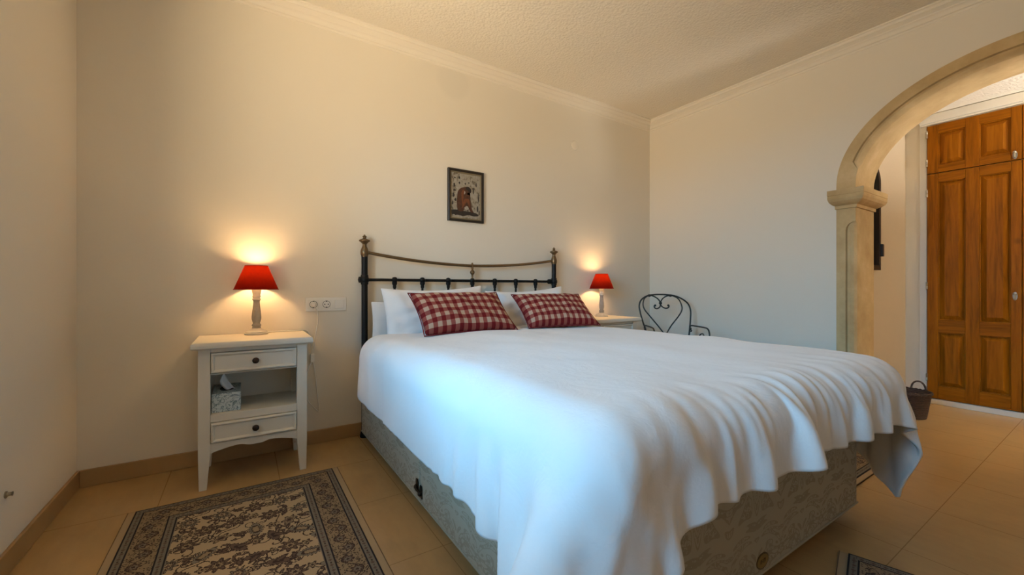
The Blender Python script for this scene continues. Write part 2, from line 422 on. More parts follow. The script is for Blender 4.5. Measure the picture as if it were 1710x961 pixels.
# ------------------------------------------------------------------ duvet
def sim_duvet(nx=150, ny=116, steps=210, iters=14):
    """Drape a flat quilt cover over the mattress (position based cloth on a grid)."""
    rng = np.random.default_rng(7)
    x0, x1, yh = 0.300, 2.405, 2.43
    u = np.linspace(0, 1, nx); v = np.linspace(0, 1, ny)
    U, V = np.meshgrid(u, v)                        # rows run from head (0) to foot (1)
    X = x0 + (x1 - x0) * U
    yfoot = 0.280 + 0.110 * smooth((X - 0.72) / 0.20) - 0.050 * smooth((X - 1.35) / 0.6)
    Y = yh + (yfoot - yh) * V
    flat = np.stack([X, Y], -1)
    def smooth_noise(cx, cy, seed):
        r = np.random.default_rng(seed).normal(size=(cy + 2, cx + 2))
        gx = U * cx; gy = V * cy
        ix = np.floor(gx).astype(int); iy = np.floor(gy).astype(int)
        fx = gx - ix; fy = gy - iy
        fx = fx * fx * (3 - 2 * fx); fy = fy * fy * (3 - 2 * fy)
        return ((r[iy, ix] * (1 - fx) + r[iy, ix + 1] * fx) * (1 - fy)
                + (r[iy + 1, ix] * (1 - fx) + r[iy + 1, ix + 1] * fx) * fy)
    # fullness: extra cloth across the foot end, a little down the sides near the head
    full_x = 1.0 + FULL * smooth((0.72 - 0.06 * smooth((X - 1.15) / 0.9) - Y) / 0.14) * smooth((X - 0.70) / 0.12) * smooth((2.12 - X) / 0.12) * (0.8 + 0.5 * smooth_noise(7, 3, 11).clip(-0.5, 1.2))
    full_y = 1.0 + 0.035 * smooth((0.68 - X) / 0.15) * smooth((Y - 1.7) / 0.4) + 0.002
    P = np.zeros((ny, nx, 3))
    P[..., 0] = X; P[..., 1] = Y
    P[..., 2] = 0.80 + 0.004 * smooth_noise(50, 50, 1) + 0.010 * smooth_noise(34, 10, 2)
    Q = P.copy()
    edges = []
    def add(a, b, w, kind):
        fa, fb = flat[a], flat[b]
        dx = (fb - fa)
        mx = 0.5 * (full_x[a] + full_x[b]); my = 0.5 * (full_y[a] + full_y[b])
        L = np.sqrt((dx[..., 0] * mx) ** 2 + (dx[..., 1] * my) ** 2)
        edges.append((a, b, L[..., None], w, kind))
    S = slice
    for k in (0, 1):
        n = (nx - k) // 2 * 2
        add((S(None), S(k, k + n, 2)), (S(None), S(k + 1, k + n, 2)), 1.0, 's')
        n = (ny - k) // 2 * 2
        add((S(k, k + n, 2), S(None)), (S(k + 1, k + n, 2), S(None)), 1.0, 's')
        add((S(k, k + n, 2), S(0, nx - 1)), (S(k + 1, k + n, 2), S(1, nx)), 0.35, 'd')
        add((S(k, k + n, 2), S(1, nx)), (S(k + 1, k + n, 2), S(0, nx - 1)), 0.35, 'd')
    for gap, w in ((2, 0.07), (4, 0.03)):
        for k in range(2):
            idx = np.concatenate([np.arange(s, s + gap) for s in range(k * gap, nx - 2 * gap + 1, 2 * gap)])
            add((S(None), idx), (S(None), idx + gap), w, 'b')
            idx = np.concatenate([np.arange(s, s + gap) for s in range(k * gap, ny - 2 * gap + 1, 2 * gap)])
            add((idx, S(None)), (idx + gap, S(None)), w, 'b')
    # what it lies on: the mattress under the filling, as a rounded block
    lo = np.array([0.560, 0.545, -1.0]); hi = np.array([2.165, 2.70, 0.652]); R = 0.12
    cen = (lo + hi) / 2; half = (hi - lo) / 2 - R
    puff = 0.006 * smooth_noise(5, 5, 3) + 0.003 * smooth_noise(14, 12, 4)
    def collide(P, Q):
        W = P.copy(); W[..., 1] += 0.060 * smooth((P[..., 0] - 1.15) / 0.9)
        d = W - cen
        q = np.abs(d) - half
        qm = np.maximum(q, 0)
        ln = np.sqrt((qm ** 2).sum(-1)) + 1e-9
        dist = ln + np.minimum(q.max(-1), 0) - R - puff
        nrm = np.where((q.max(-1) > 0)[..., None], qm / ln[..., None] * np.sign(d),
                       np.array([0, 0, 1.0]))
        hit = dist < 0
        push = np.where(hit, -dist, 0)[..., None] * nrm
        P = P + push
        # friction
        mv = P - Q
        tang = mv - (mv * nrm).sum(-1, keepdims=True) * nrm
        P = P - np.where(hit[..., None], tang * 0.65, 0)
        P[..., 2] = np.maximum(P[..., 2], 0.03)
        return P
    g = np.zeros_like(P); g[..., 2] = -9.8
    # the heavy corner of the quilt swings outwards over the edge
    cw = smooth((0.62 - X) / 0.2) * smooth((0.80 - Y) / 0.3)
    g[..., 0] -= 5.0 * cw; g[..., 1] += 1.5 * cw
    dt = 1 / 60
    for s in range(steps):
        vel = (P - Q) * 0.955
        Q = P.copy()
        P = P + vel + g * dt * dt * (0.5 if s < 60 else 1.0)
        for it in range(iters):
            for a, b, L, w, kind in edges:
                pa = P[a]; pb = P[b]
                d = pb - pa
                l = np.sqrt((d * d).sum(-1, keepdims=True)) + 1e-9
                if kind == 'b':
                    c = np.minimum(l - L * 0.985, 0) / l * (0.5 * w)
                else:
                    c = (l - L) / l * (0.5 * w)
                c = c * d
                P[a] = pa + c
                P[b] = pb - c
            if it % 3 == 2 or it == iters - 1:
                P = collide(P, Q)
    # small creases in the cover, running down over the foot and near the head corner
    def normals(P):
        a = np.gradient(P, axis=0); b = np.gradient(P, axis=1)
        n = np.cross(a, b); n /= np.linalg.norm(n, axis=-1, keepdims=True) + 1e-9
        return n * np.where(n[..., 2:3].mean() < 0, -1, 1)
    def ridged(cx, cy, seed, warp):
        w = smooth_noise(6, 5, seed + 50) * warp
        r = np.random.default_rng(seed).normal(size=(cy + 3, cx + 40))
        gx = np.clip((U + w) * cx + 8, 0, cx + 37); gy = V * cy
        ix = np.floor(gx).astype(int); iy = np.floor(gy).astype(int)
        fx = gx - ix; fy = gy - iy; fx = fx * fx * (3 - 2 * fx); fy = fy * fy * (3 - 2 * fy)
        v = ((r[iy, ix] * (1 - fx) + r[iy, ix + 1] * fx) * (1 - fy) + (r[iy + 1, ix] * (1 - fx) + r[iy + 1, ix + 1] * fx) * fy)
        return 1 - np.abs(np.tanh(v * 1.2)) * 2
    n = normals(P)
    foot = smooth((0.80 - Y) / 0.20) * smooth((X - 0.45) / 0.15)
    headl = smooth((Y - 1.75) / 0.3) * smooth((0.80 - X) / 0.2)
    crease = foot * (0.0055 * ridged(38, 4, 21, 0.03) + 0.0030 * ridged(64, 7, 22, 0.03))
    pleat = smooth((0.66 - Y) / 0.25) * smooth((1.45 - X) / 0.35) * smooth((X - 0.34) / 0.12)
    crease = crease + pleat * (0.011 * ridged(24, 2, 27, 0.05) + 0.006 * ridged(44, 3, 28, 0.04))
    crease = crease + 0.0030 * smooth((0.95 - Y) / 0.25) * smooth((X - 1.3) / 0.4) * ridged(30, 9, 23, 0.05)
    k = smooth_noise(4, 30, 33)
    crease = crease + headl * 0.0055 * (1 - 2 * np.abs(np.tanh(1.3 * k))) + 0.0022 * smooth_noise(9, 9, 34)
    P = P + n * crease[..., None]
    return P, (U, V)
# ------------------------------------------------------------------ the room
AY, AZ = 0.30, 1.60            # arch centre and springing
AE, BE = 0.84, 0.64            # outer half-width and rise
AI, BI = 0.735, 0.535          # inner half-width and rise

def build_room():
    # floor, one slab under both rooms
    bm = bmesh.new(); box(bm, XL - 0.3, 5.3, YF - 0.2, YB + 0.2, -0.12, 0.0)
    struct(put('floor', bm, M['floor']))
    bm = bmesh.new(); box(bm, XL - 0.3, XR + WT, YF - 0.2, YB + 0.2, ZC, ZC + 0.12)
    struct(put('ceiling', bm, M['ceiling']))
    bm = bmesh.new(); box(bm, XR + WT, 5.3, YF - 0.2, YB + 0.2, HZ, HZ + 0.12)
    struct(put('ceiling_hall', bm, M['ceiling']))
    bm = bmesh.new(); box(bm, XL - 0.3, XR + WT, YB, YB + 0.2, 0, ZC)
    struct(put('wall_back', bm, M['wall_patch']))
    # wall behind the viewer, with an added unseen window for fill light
    bm = bmesh.new()
    fa, fb, fs, fh = 0.2, 1.8, 0.80, 2.10
    box(bm, XL - 0.3, fa, YF - 0.2, YF, 0, ZC); box(bm, fb, XR + WT, YF - 0.2, YF, 0, ZC)
    box(bm, fa, fb, YF - 0.2, YF, 0, fs); box(bm, fa, fb, YF - 0.2, YF, fh, ZC)
    struct(put('wall_front', bm, M['wall']))
    w = bpy.data.objects.new('window_added', None); COL.objects.link(w); w.location = ((fa + fb) / 2, YF - 0.1, fs); struct(w)
    ww, wh = fb - fa, fh - fs
    bm = bmesh.new()
    for x0, x1, z0, z1 in ((-ww / 2, -ww / 2 + 0.05, 0, wh), (ww / 2 - 0.05, ww / 2, 0, wh), (-0.035, 0.035, 0.05, wh - 0.05),
                           (-ww / 2 + 0.05, ww / 2 - 0.05, 0, 0.05), (-ww / 2 + 0.05, ww / 2 - 0.05, wh - 0.05, wh)):
        box(bm, x0, x1, -0.03, 0.03, z0, z1)
    put('window_frame', bm, M['white_frame'], w, 0.004)
    for x0, x1 in ((-ww / 2 + 0.05, -0.035), (0.035, ww / 2 - 0.05)):
        bm = bmesh.new(); box(bm, x0, x1, -0.004, 0.004, 0.05, wh - 0.05)
        put('window_pane', bm, M['pane'], w)
    # left wall with the window opening
    bm = bmesh.new()
    a, b, s, h = WIN
    box(bm, XL - 0.3, XL, YF, a, 0, ZC); box(bm, XL - 0.3, XL, b, YB, 0, ZC)
    box(bm, XL - 0.3, XL, a, b, 0, s); box(bm, XL - 0.3, XL, a, b, h, ZC)
    struct(put('wall_left', bm, M['wall']))
    w = bpy.data.objects.new('window_1', None); COL.objects.link(w); w.location = (XL - 0.14, (a + b) / 2, s); struct(w)
    ww, wh = b - a, h - s
    bm = bmesh.new()
    for y0, y1, z0, z1 in ((-ww / 2, -ww / 2 + 0.06, 0, wh), (ww / 2 - 0.06, ww / 2, 0, wh), (-0.04, 0.04, 0.06, wh - 0.06),
                           (-ww / 2 + 0.06, ww / 2 - 0.06, 0, 0.06), (-ww / 2 + 0.06, ww / 2 - 0.06, wh - 0.06, wh)):
        box(bm, -0.03, 0.03, y0, y1, z0, z1)
    put('window_frame', bm, M['white_frame'], w, 0.004)
    for y0, y1 in ((-ww / 2 + 0.06, -0.04), (0.04, ww / 2 - 0.06)):
        bm = bmesh.new(); box(bm, -0.004, 0.004, y0, y1, 0.06, wh - 0.06)
        put('window_pane', bm, M['pane'], w)
    # right wall: a slab with the arched opening, built as strips round the ellipse
    bm = bmesh.new()
    def slab(poly):
        prism(bm, poly, lambda u, v, d: (d, u, v), XR, XR + WT)
    yl, yr = AY + AE, AY - AE
    slab([(yl, 0), (YB, 0), (YB, ZC), (yl, ZC)])
    slab([(YF, 0), (yr, 0), (yr, ZC), (YF, ZC)])
    n = 36
    for i in range(n):
        t0, t1 = PI * i / n, PI * (i + 1) / n
        p0 = (AY + AE * math.cos(t0), AZ + BE * math.sin(t0)); p1 = (AY + AE * math.cos(t1), AZ + BE * math.sin(t1))
        slab([p1, p0, (p0[0], ZC), (p1[0], ZC)])
    struct(put('wall_right', bm, M['wall'], weld=True))
    # hall walls
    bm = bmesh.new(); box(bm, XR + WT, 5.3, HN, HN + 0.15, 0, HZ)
    struct(put('wall_hall_end', bm, M['wall_shade_tan']))
    bm = bmesh.new(); box(bm, 5.15, 5.3, HS, HN, 0, HZ)
    struct(put('wall_hall_side', bm, M['wall']))
    # short return of wall beside the wardrobe
    bm = bmesh.new(); box(bm, HX + 0.01, 5.15, 1.0, HN, 0, HZ)
    struct(put('wall_wardrobe_return', bm, M['wall']))
    bm = bmesh.new()
    a, b, s, h = 3.80, 4.50, 1.15, 2.15
    box(bm, XR + WT, a, HS - 0.2, HS, 0, HZ); box(bm, b, 5.3, HS - 0.2, HS, 0, HZ)
    box(bm, a, b, HS - 0.2, HS, 0, s); box(bm, a, b, HS - 0.2, HS, h, HZ)
    struct(put('wall_hall_front', bm, M['wall']))
    w = bpy.data.objects.new('window_2', None); COL.objects.link(w); w.location = ((a + b) / 2, HS - 0.1, s); struct(w)
    ww, wh = b - a, h - s
    bm = bmesh.new()
    for x0, x1, z0, z1 in ((-ww / 2, -ww / 2 + 0.05, 0, wh), (ww / 2 - 0.05, ww / 2, 0, wh),
                           (-ww / 2 + 0.05, ww / 2 - 0.05, 0, 0.05), (-ww / 2 + 0.05, ww / 2 - 0.05, wh - 0.05, wh)):
        box(bm, x0, x1, -0.03, 0.03, z0, z1)
    put('window_frame', bm, M['white_frame'], w, 0.004)
    bm = bmesh.new(); box(bm, -ww / 2 + 0.05, ww / 2 - 0.05, -0.004, 0.004, 0.05, wh - 0.05)
    put('window_pane', bm, M['pane'], w)

    # skirting
    def skirt(name, x0, x1, y0, y1, h=0.08):
        bm = bmesh.new(); box(bm, x0, x1, y0, y1, 0.0, h)
        struct(put(name, bm, M['baseboard'], bevel=0.003))
    skirt('baseboard_back', XL + 0.012, XR - 0.012, YB - 0.012, YB)
    skirt('baseboard_left', XL, XL + 0.012, YF, YB)
    skirt('baseboard_right', XR - 0.012, XR, AY + AE + 0.03, YB)
    skirt('baseboard_front', XL + 0.012, XR - 0.012, YF, YF + 0.012)
    # cornice: stepped profile (drop below ceiling, distance from wall)
    prof = [(0, 0), (0, 0.075), (0.008, 0.075), (0.012, 0.066), (0.020, 0.060), (0.026, 0.060), (0.030, 0.050),
            (0.040, 0.036), (0.046, 0.034), (0.050, 0.026), (0.062, 0.016), (0.068, 0.014), (0.072, 0.006), (0.082, 0.005), (0.086, 0)]
    def cornice(name, p0, p1, nx, ny, cut0, cut1):
        # mitred run from p0 to p1; (nx, ny) points into the room
        bm = bmesh.new()
        dx, dy = p1[0] - p0[0], p1[1] - p0[1]; ln = math.hypot(dx, dy); dx /= ln; dy /= ln
        rings = []
        for p, c in ((p0, cut0), (p1, -cut1)):
            rings.append([(p[0] + nx * o + dx * o * c, p[1] + ny * o + dy * o * c, ZC - d) for d, o in prof])
        loft(bm, rings)
        struct(put(name, bm, M['cornice'], shade=True, ang=25))
    cornice('trim_1', (XL, YB), (XR, YB), 0, -1, 1, 1)
    cornice('trim_2', (XR, YB), (XR, YF), -1, 0, 1, 1)
    cornice('trim_3', (XR, YF), (XL, YF), 0, 1, 1, 1)
    cornice('trim_4', (XL, YF), (XL, YB), 1, 0, 1, 1)

def build_archway():
    t = thing('stone_archway', 'carved sandstone arch framing the way through to the hall', 'archway', (XR, AY, 0))
    x0, x1 = -0.022, WT + 0.022          # front and rear faces, from the wall face
    # the ring, swept with a stopped chamfer on its room-side inner edge
    bm = bmesh.new(); rings = []
    n = 72
    for i in range(n + 1):
        a = PI * i / n
        end = min(i, n - i) / n
        s = float(smooth((end - 0.055) / 0.03))
        ch = 0.0004 + 0.034 * s; st = 0.0002 + 0.012 * s
        ca, sa = math.cos(a), math.sin(a)
        def P(off, x):               # off: distance outwards from the soffit
            k = off / 0.105
            aa = AI + (AE - AI) * k; bb = BI + (BE - BI) * k
            return (x, aa * ca, AZ + bb * sa)
        k = ch
        rings.append([P(0, x1), P(0.048, x1), P(0.048, WT), P(0.105, WT), P(0.105, x0), P(k + st * 0.8, x0), P(k + st * 0.35, x0 + st * 1.1), P(k, x0 + st * 0.3),
                      P(k * 0.72, x0 + st * 0.3 + k * 0.10), P(k * 0.38, x0 + st * 0.3 + k * 0.40), P(k * 0.12, x0 + st * 0.3 + k * 0.74), P(0, x0 + st * 0.3 + k)])
    # straight feet down to the capitals
    def drop(r): return [(x, y, AZ - 0.03) for x, y, z in r]
    rings = [drop(rings[0])] + rings + [drop(rings[-1])]
    loft(bm, rings)
    put('arch_ring', bm, M['stone'], t, shade=True, ang=16)
    for sgn in (1, -1):
        # pilaster
        bm = bmesh.new(); rings = []
        zs = [0.0, 0.02, 0.20, 0.215, 0.235, 0.25] + [0.4, 0.7, 1.0, 1.2] + [1.30, 1.325, 1.345, 1.357, 1.36, 1.47]
        for z in zs:
            s = float(smooth((z - 0.20) / 0.05) * (1 if z < 1.30 else max(0, 1 - ((z - 1.30) / 0.06) ** 2) ** 0.5 if z < 1.36 else 0))
            k = 0.0004 + 0.044 * s; st = 0.0002 + 0.012 * s
            yi, yo = AI * sgn, (AE) * sgn
            rings.append([(x1, yi, z), (x1, 0.783 * sgn, z), (WT, 0.783 * sgn, z), (WT, yo, z), (x0, yo, z), (x0, yi + sgn * (k + st * 0.8), z), (x0 + st * 1.1, yi + sgn * (k + st * 0.35), z), (x0 + st * 0.3, yi + sgn * k, z),
                          (x0 + st * 0.3 + k * 0.06, yi + sgn * k * 0.70, z), (x0 + st * 0.3 + k * 0.30, yi + sgn * k * 0.30, z),
                          (x0 + st * 0.3 + k * 0.70, yi + sgn * k * 0.06, z), (x0 + st * 0.3 + k, yi, z)])
        loft(bm, rings)
        put('pilaster', bm, M['stone'], t, shade=True, ang=16)
        # capital: stepped cushion
        bm = bmesh.new()
        pr = [(1.448, 0.010), (1.470, 0.010), (1.474, 0.022), (1.482, 0.036), (1.494, 0.050), (1.512, 0.058), (1.530, 0.059), (1.533, 0.056),
              (1.536, 0.060), (1.570, 0.060)]
        rings = []
        for z, o in pr:
            ya, yb = (AI - o) * sgn, (AE + o * 0.0) * sgn
            # the part standing proud of the wall also laps sideways over the plaster
            lap = (AE + o * 0.55) * sgn
            rings.append([(x1 + o, ya, z), (x1 + o, 0.783 * sgn, z), (WT + 0.0005, 0.783 * sgn, z), (WT + 0.0005, yb, z), (x0 + 0.0215, yb, z), (x0 + 0.0215, lap, z),
                          (x0 - o, lap, z), (x0 - o, ya, z)])
        loft(bm, rings)
        put('capital', bm, M['stone'], t, bevel=0.003, seg=2)

def build_wardrobe():
    t = thing('wardrobe', 'built-in honey pine wardrobe with panelled doors seen through the arch', 'wardrobe', (HX, 0, 0))
    y0, y1 = -0.49, 0.955
    bm = bmesh.new()
    # white frame round the doors: posts, head; carcass behind
    box(bm, -0.005, 0.06, y1 + 0.004, y1 + 0.045, 0, HZ - 0.01)
    box(bm, -0.005, 0.06, y0 - 0.045, y0 - 0.004, 0, HZ - 0.01)
    box(bm, -0.005, 0.06, y0 - 0.004, y1 + 0.004, 2.210, HZ - 0.01)
    box(bm, 0.06, 0.50, y0 - 0.045, y1 + 0.045, 0, HZ - 0.01)
    put('frame', bm, M['white_frame'], t, 0.002)
    bm = bmesh.new(); box(bm, -0.018, 0.05, y0 - 0.045, y1 + 0.045, 0, 0.042)
    put('plinth', bm, M['white_frame'], t, 0.004)
    bm = bmesh.new(); box(bm, -0.03, -0.005, y0 - 0.045, y1 + 0.045, 2.232, HZ - 0.004); box(bm, -0.018, -0.005, y0 - 0.045, y1 + 0.045, 2.216, 2.232)
    put('head_moulding', bm, M['white_frame'], t, 0.004)
    w = (y1 - y0) / 3
    def door(ya, yb, z0, z1, rows, knobz, big, flip=False):
        d = bpy.data.objects.new('door', None)
        g = 0.0015
        ya += g; yb -= g
        bm = bmesh.new()
        # ya < yb ; hinge at yb (left in the photo)
        st = 0.060; mid = 0.074
        cols = [(ya + st - 0.012, (ya + yb) / 2 - mid / 2), ((ya + yb) / 2 + mid / 2, yb - st)]
        cols = [(ya + 0.050, ya + 0.050 + 0.150), (yb - 0.062 - 0.146, yb - 0.062)]
        if flip: cols = [(ya + 0.062, ya + 0.208), (yb - 0.200, yb - 0.050)]
        f0, f1 = -0.022, 0.0
        zc = [z0]
        for a, b in rows: zc += [a, b]
        zc.append(z1)
        # stiles
        box(bm, f0, f1, ya, cols[0][0], z0, z1); box(bm, f0, f1, cols[1][1], yb, z0, z1)
        box(bm, f0, f1, cols[0][1], cols[1][0], z0, z1)
        for c in cols:
            for k in range(0, len(zc), 2):
                box(bm, f0, f1, c[0], c[1], zc[k], zc[k + 1], 1)
            for a, b in rows:
                # sunk ground and raised field with wide bevels
                i0, i1 = 0.006, 0.036
                q0 = [(-0.006, c[0], a), (-0.006, c[1], a), (-0.006, c[1], b), (-0.006, c[0], b)]
                q1 = [(-0.007, c[0] + i0, a + i0), (-0.007, c[1] - i0, a + i0), (-0.007, c[1] - i0, b - i0), (-0.007, c[0] + i0, b - i0)]
                q2 = [(-0.020, c[0] + i1, a + i1), (-0.020, c[1] - i1, a + i1), (-0.020, c[1] - i1, b - i1), (-0.020, c[0] + i1, b - i1)]
                loft(bm, [q0, q1, q2])
                # thin moulding round the recess
                for ya_, yb_, za_, zb_ in ((c[0], c[0] + 0.007, a, b), (c[1] - 0.007, c[1], a, b), (c[0], c[1], a, a + 0.007), (c[0], c[1], b - 0.007, b)):
                    box(bm, -0.017, -0.006, ya_, yb_, za_, zb_)
        d = put('door', bm, [M['wood'], M['wood_h']], t, 0.0022, 2)
        hz = [z0 + 0.055, z1 - 0.095] if not big else [z0 + 0.13, z0 + 0.86, z1 - 0.18]
        for z in hz:
            bm = bmesh.new()
            lathe(bm, [(0.0001, 0), (0.006, 0.002), (0.006, 0.028), (0.0052, 0.029), (0.0052, 0.031), (0.006, 0.032), (0.006, 0.058), (0.0001, 0.060)], (-0.026, (ya - 0.002) if flip else (yb + 0.002), z), 12)
            h = put('hinge', bm, M['steel'], d, shade=True)
        bm = bmesh.new()
        yk = (yb - 0.030) if flip else (ya + 0.030)
        # oval lock plate with a hooked pull
        pl = [(0.011 * math.cos(2 * PI * k / 20), 0.030 * math.sin(2 * PI * k / 20)) for k in range(20)]
        prism(bm, pl, lambda u, v, dd: (dd, yk + u, knobz + v), f0 - 0.003, f0)
        tube(bm, [(f0 - 0.002, yk, knobz + 0.016), (f0 - 0.020, yk, knobz + 0.016), (f0 - 0.026, yk, knobz + 0.008), (f0 - 0.026, yk, knobz - 0.018), (f0 - 0.020, yk, knobz - 0.022)], 0.006, 8)
        sphere(bm, (f0 - 0.022, yk, knobz + 0.016), 0.010, 12)
        put('handle', bm, M['steel'], d, shade=True)
    for k in range(3):
        yb = y1 - k * w; ya = yb - w
        door(ya, yb, 0.047, 1.822, [(0.148, 0.567), (0.668, 1.752)], 0.862, True, k == 1)
        door(ya, yb, 1.828, 2.206, [(1.886, 2.138)], 1.862, False, k == 1)

def build_hall_bits():
    t = thing('wall_mirror', 'narrow dark-framed mirror with an arched top hanging in the hall behind the stone pillar', 'mirror', (3.795, HN, 1.05))
    def arch(w, h, n=14):
        return [(-w, 0), (w, 0)] + [(w * math.cos(PI * k / n), h - w + w * math.sin(PI * k / n)) for k in range(n + 1)]
    o = arch(0.125, 0.76); i = [(u * 0.72, 0.035 + v * 0.91) for u, v in o]
    bm = bmesh.new()
    f = lambda u, v, d: (u, -d, v)
    for a, b in zip(range(len(o)), list(range(1, len(o))) + [0]):
        q = [o[a], o[b], i[b], i[a]]
        lo = [bm.verts.new(f(u, v, 0)) for u, v in q]; hi = [bm.verts.new(f(u, v, 0.03)) for u, v in q]
        for fc in (lo[::-1], hi, (lo[0], lo[1], hi[1], hi[0]), (lo[2], lo[3], hi[3], hi[2])): bm.faces.new(fc)
    put('mirror_frame', bm, M['frame_dark'], t, weld=True)
    bm = bmesh.new(); prism(bm, i, f, 0.004, 0.010)
    put('glass', bm, M['mirror'], t)
    bm = bmesh.new(); box(bm, 0.112, 0.142, -0.045, -0.006, 0.10, 0.19)
    put('side_bracket', bm, M['frame_dark'], t, 0.004)
    # basket
    t = thing('wicker_basket', 'dark round wicker basket with loop handles by the wardrobe plinth', 'basket', (4.005, 0.93, 0))
    bm = bmesh.new()
    lathe(bm, [(0.0001, 0.0), (0.092, 0.0), (0.095, 0.01), (0.118, 0.170), (0.122, 0.174), (0.122, 0.180), (0.116, 0.181), (0.110, 0.170), (0.088, 0.015), (0.0001, 0.015)], n=40)
    put('bowl', bm, M['wicker'], t, shade=True, ang=60)
    bm = bmesh.new()
    for q in range(2):
        tube(bm, [(0.120 * math.cos(j * 2 * PI / 60), 0.120 * math.sin(j * 2 * PI / 60), 0.178 + 0.005 * math.sin(j * 2 * PI / 60 * 15 + PI * q)) for j in range(60)], 0.006, 7, closed=True)
    put('rim', bm, M['wicker'], t, shade=True)
    for s in (-0.22, -0.22 + PI):
        bm = bmesh.new(); cx, cy = 0.119 * math.cos(s), 0.119 * math.sin(s)
        tx, ty = -math.sin(s), math.cos(s)
        for q in range(2):
            pts = []
            for j in range(17):
                a = PI * j / 16; wv = 0.004 * math.sin(a * 9 + PI * q)
                pts.append((cx + tx * (0.042 * math.cos(a)) + wv * cx * 6, cy + ty * (0.042 * math.cos(a)) + wv * cy * 6, 0.170 + 0.070 * math.sin(a) ** 0.8))
            tube(bm, pts, 0.0055, 7)
        put('handle', bm, M['wicker'], t, shade=True)
    # round blanked junction box on the wall over the bed
    bm = bmesh.new()
    lathe(bm, [(0.0001, 0.007), (0.030, 0.0065), (0.037, 0.005), (0.040, 0.0), (0.0001, 0.0)], (2.396, YB, 2.147), 32, axis='y')
    tag(put('junction_cover', bm, M['wall'], shade=True), 'small round painted cover plate high on the wall above the right lamp', 'cover plate')
    # little stop on the left wall
    bm = bmesh.new()
    c = (XL, 2.005, 0.255)
    lathe(bm, [(0.0001, 0.0), (0.011, 0.0), (0.011, -0.003), (0.006, -0.004), (0.006, -0.014), (0.008, -0.016), (0.0001, -0.018)], c, 16, axis='x')
    tag(put('wall_stud', bm, M['steel'], shade=True), 'tiny grey stud low on the left wall above the skirting', 'stud')
# ------------------------------------------------------------------ bed
BX0, BX1, BY0, BY1 = 0.605, 2.09, 0.64, 2.60

def build_bed():
    t = thing('divan_bed', 'double divan base in cream damask under the white duvet', 'bed', ((BX0 + BX1) / 2, (BY0 + BY1) / 2, 0))
    ox, oy = (BX0 + BX1) / 2, (BY0 + BY1) / 2
    halves = []
    for y0, y1 in ((BY0, oy - 0.0025), (oy + 0.0025, BY1)):
        bm = bmesh.new()
        vs = box(bm, BX0 - ox, BX1 - ox, y0 - oy, y1 - oy, 0.05, 0.36)
        for f in bm.faces:
            n = f.normal if f.normal.length else Vector((0, 0, 0))
        bmesh.ops.recalc_face_normals(bm, faces=bm.faces)
        for f in bm.faces:
            f.material_index = 1 if abs(f.normal.y) > 0.5 else 0
        h = put('base_half', bm, [M['damask_y'], M['damask_x']], t, 0.008, 3)
        halves.append(h)
        bm = bmesh.new()
        a, b, c, d = BX0 - ox, BX1 - ox, y0 - oy, y1 - oy
        tube(bm, [(a, c, 0.052), (b, c, 0.052), (b, d, 0.052), (a, d, 0.052)], 0.0045, 8, closed=True)
        put('piping', bm, M['piping'], h, shade=True)
    # linking clips across the seam, low on the visible side
    for sx in (-1,):
        bm = bmesh.new()
        xx = BX0 - ox
        for yy, zz in ((-0.022, 0.0), (0.022, 0.012)):
            pl = [(-0.013, -0.026), (0.013, -0.026), (0.013, 0.012), (0.008, 0.024), (-0.008, 0.024), (-0.013, 0.012)]
            prism(bm, pl, lambda u, v, d: (xx - d, yy + u, 0.098 + zz + v), -0.002, 0.004)
            sphere(bm, (xx - 0.007, yy, 0.098 + zz - 0.008), 0.010, 10)
        tube(bm, [(xx - 0.008, -0.022, 0.094), (xx - 0.014, 0.0, 0.100), (xx - 0.008, 0.022, 0.106)], 0.005, 8)
        put('link_clip', bm, M['knob'], t, shade=True)
    for x, y in ((BX0 + 0.10, BY0 + 0.10), (BX1 - 0.075, BY0 + 0.10), (BX0 + 0.10, BY1 - 0.12), (BX1 - 0.10, BY1 - 0.12), (ox, BY0 + 0.10)):
        bm = bmesh.new()
        lathe(bm, [(0.0001, 0), (0.018, 0), (0.021, 0.004), (0.021, 0.016), (0.014, 0.022), (0.012, 0.036), (0.026, 0.040), (0.026, 0.052), (0.0001, 0.052)], (x - ox, y - oy, 0), 20)
        put('caster', bm, M['black_iron'], t, shade=True)
    # oval cloth label on the foot end
    bm = bmesh.new()
    el = lambda a, b, n=36: [(a * math.cos(2 * PI * k / n), b * math.sin(2 * PI * k / n)) for k in range(n)]
    cx, cy, cz = 1.330 - ox, BY0 - oy, 0.088
    f = lambda u, v, d: (cx + u, cy - d, cz + v)
    prism(bm, el(0.036, 0.024), f, -0.002, 0.0016, 1)
    prism(bm, el(0.031, 0.0195), f, 0.0, 0.0022, 0)
    for k, (u0, u1, v0, v1) in enumerate(((-0.016, -0.013, -0.006, 0.006), (-0.010, -0.007, -0.006, 0.006), (-0.010, -0.003, -0.002, 0.001), (-0.001, 0.002, -0.006, 0.006),
                                          (0.005, 0.008, -0.006, 0.006), (0.005, 0.011, 0.003, 0.006), (0.013, 0.016, -0.006, 0.006))):
        prism(bm, [(u0, v0), (u1, v0), (u1, v1), (u0, v1)], f, 0.002, 0.0028, 1)
    b = put('oval_label', bm, [M['gold'], M['gold_dark']], t)
    b['label'] = 'gold oval maker label'
    # mattress
    bm = bmesh.new(); box(bm, BX0 + 0.01, BX1 - 0.01, BY0 + 0.01, BY1, 0.362, 0.562)
    m = put('mattress', bm, M['cotton'], None, 0.05, 5)
    tag(m, 'deep white mattress lying on the damask divan base', 'mattress')

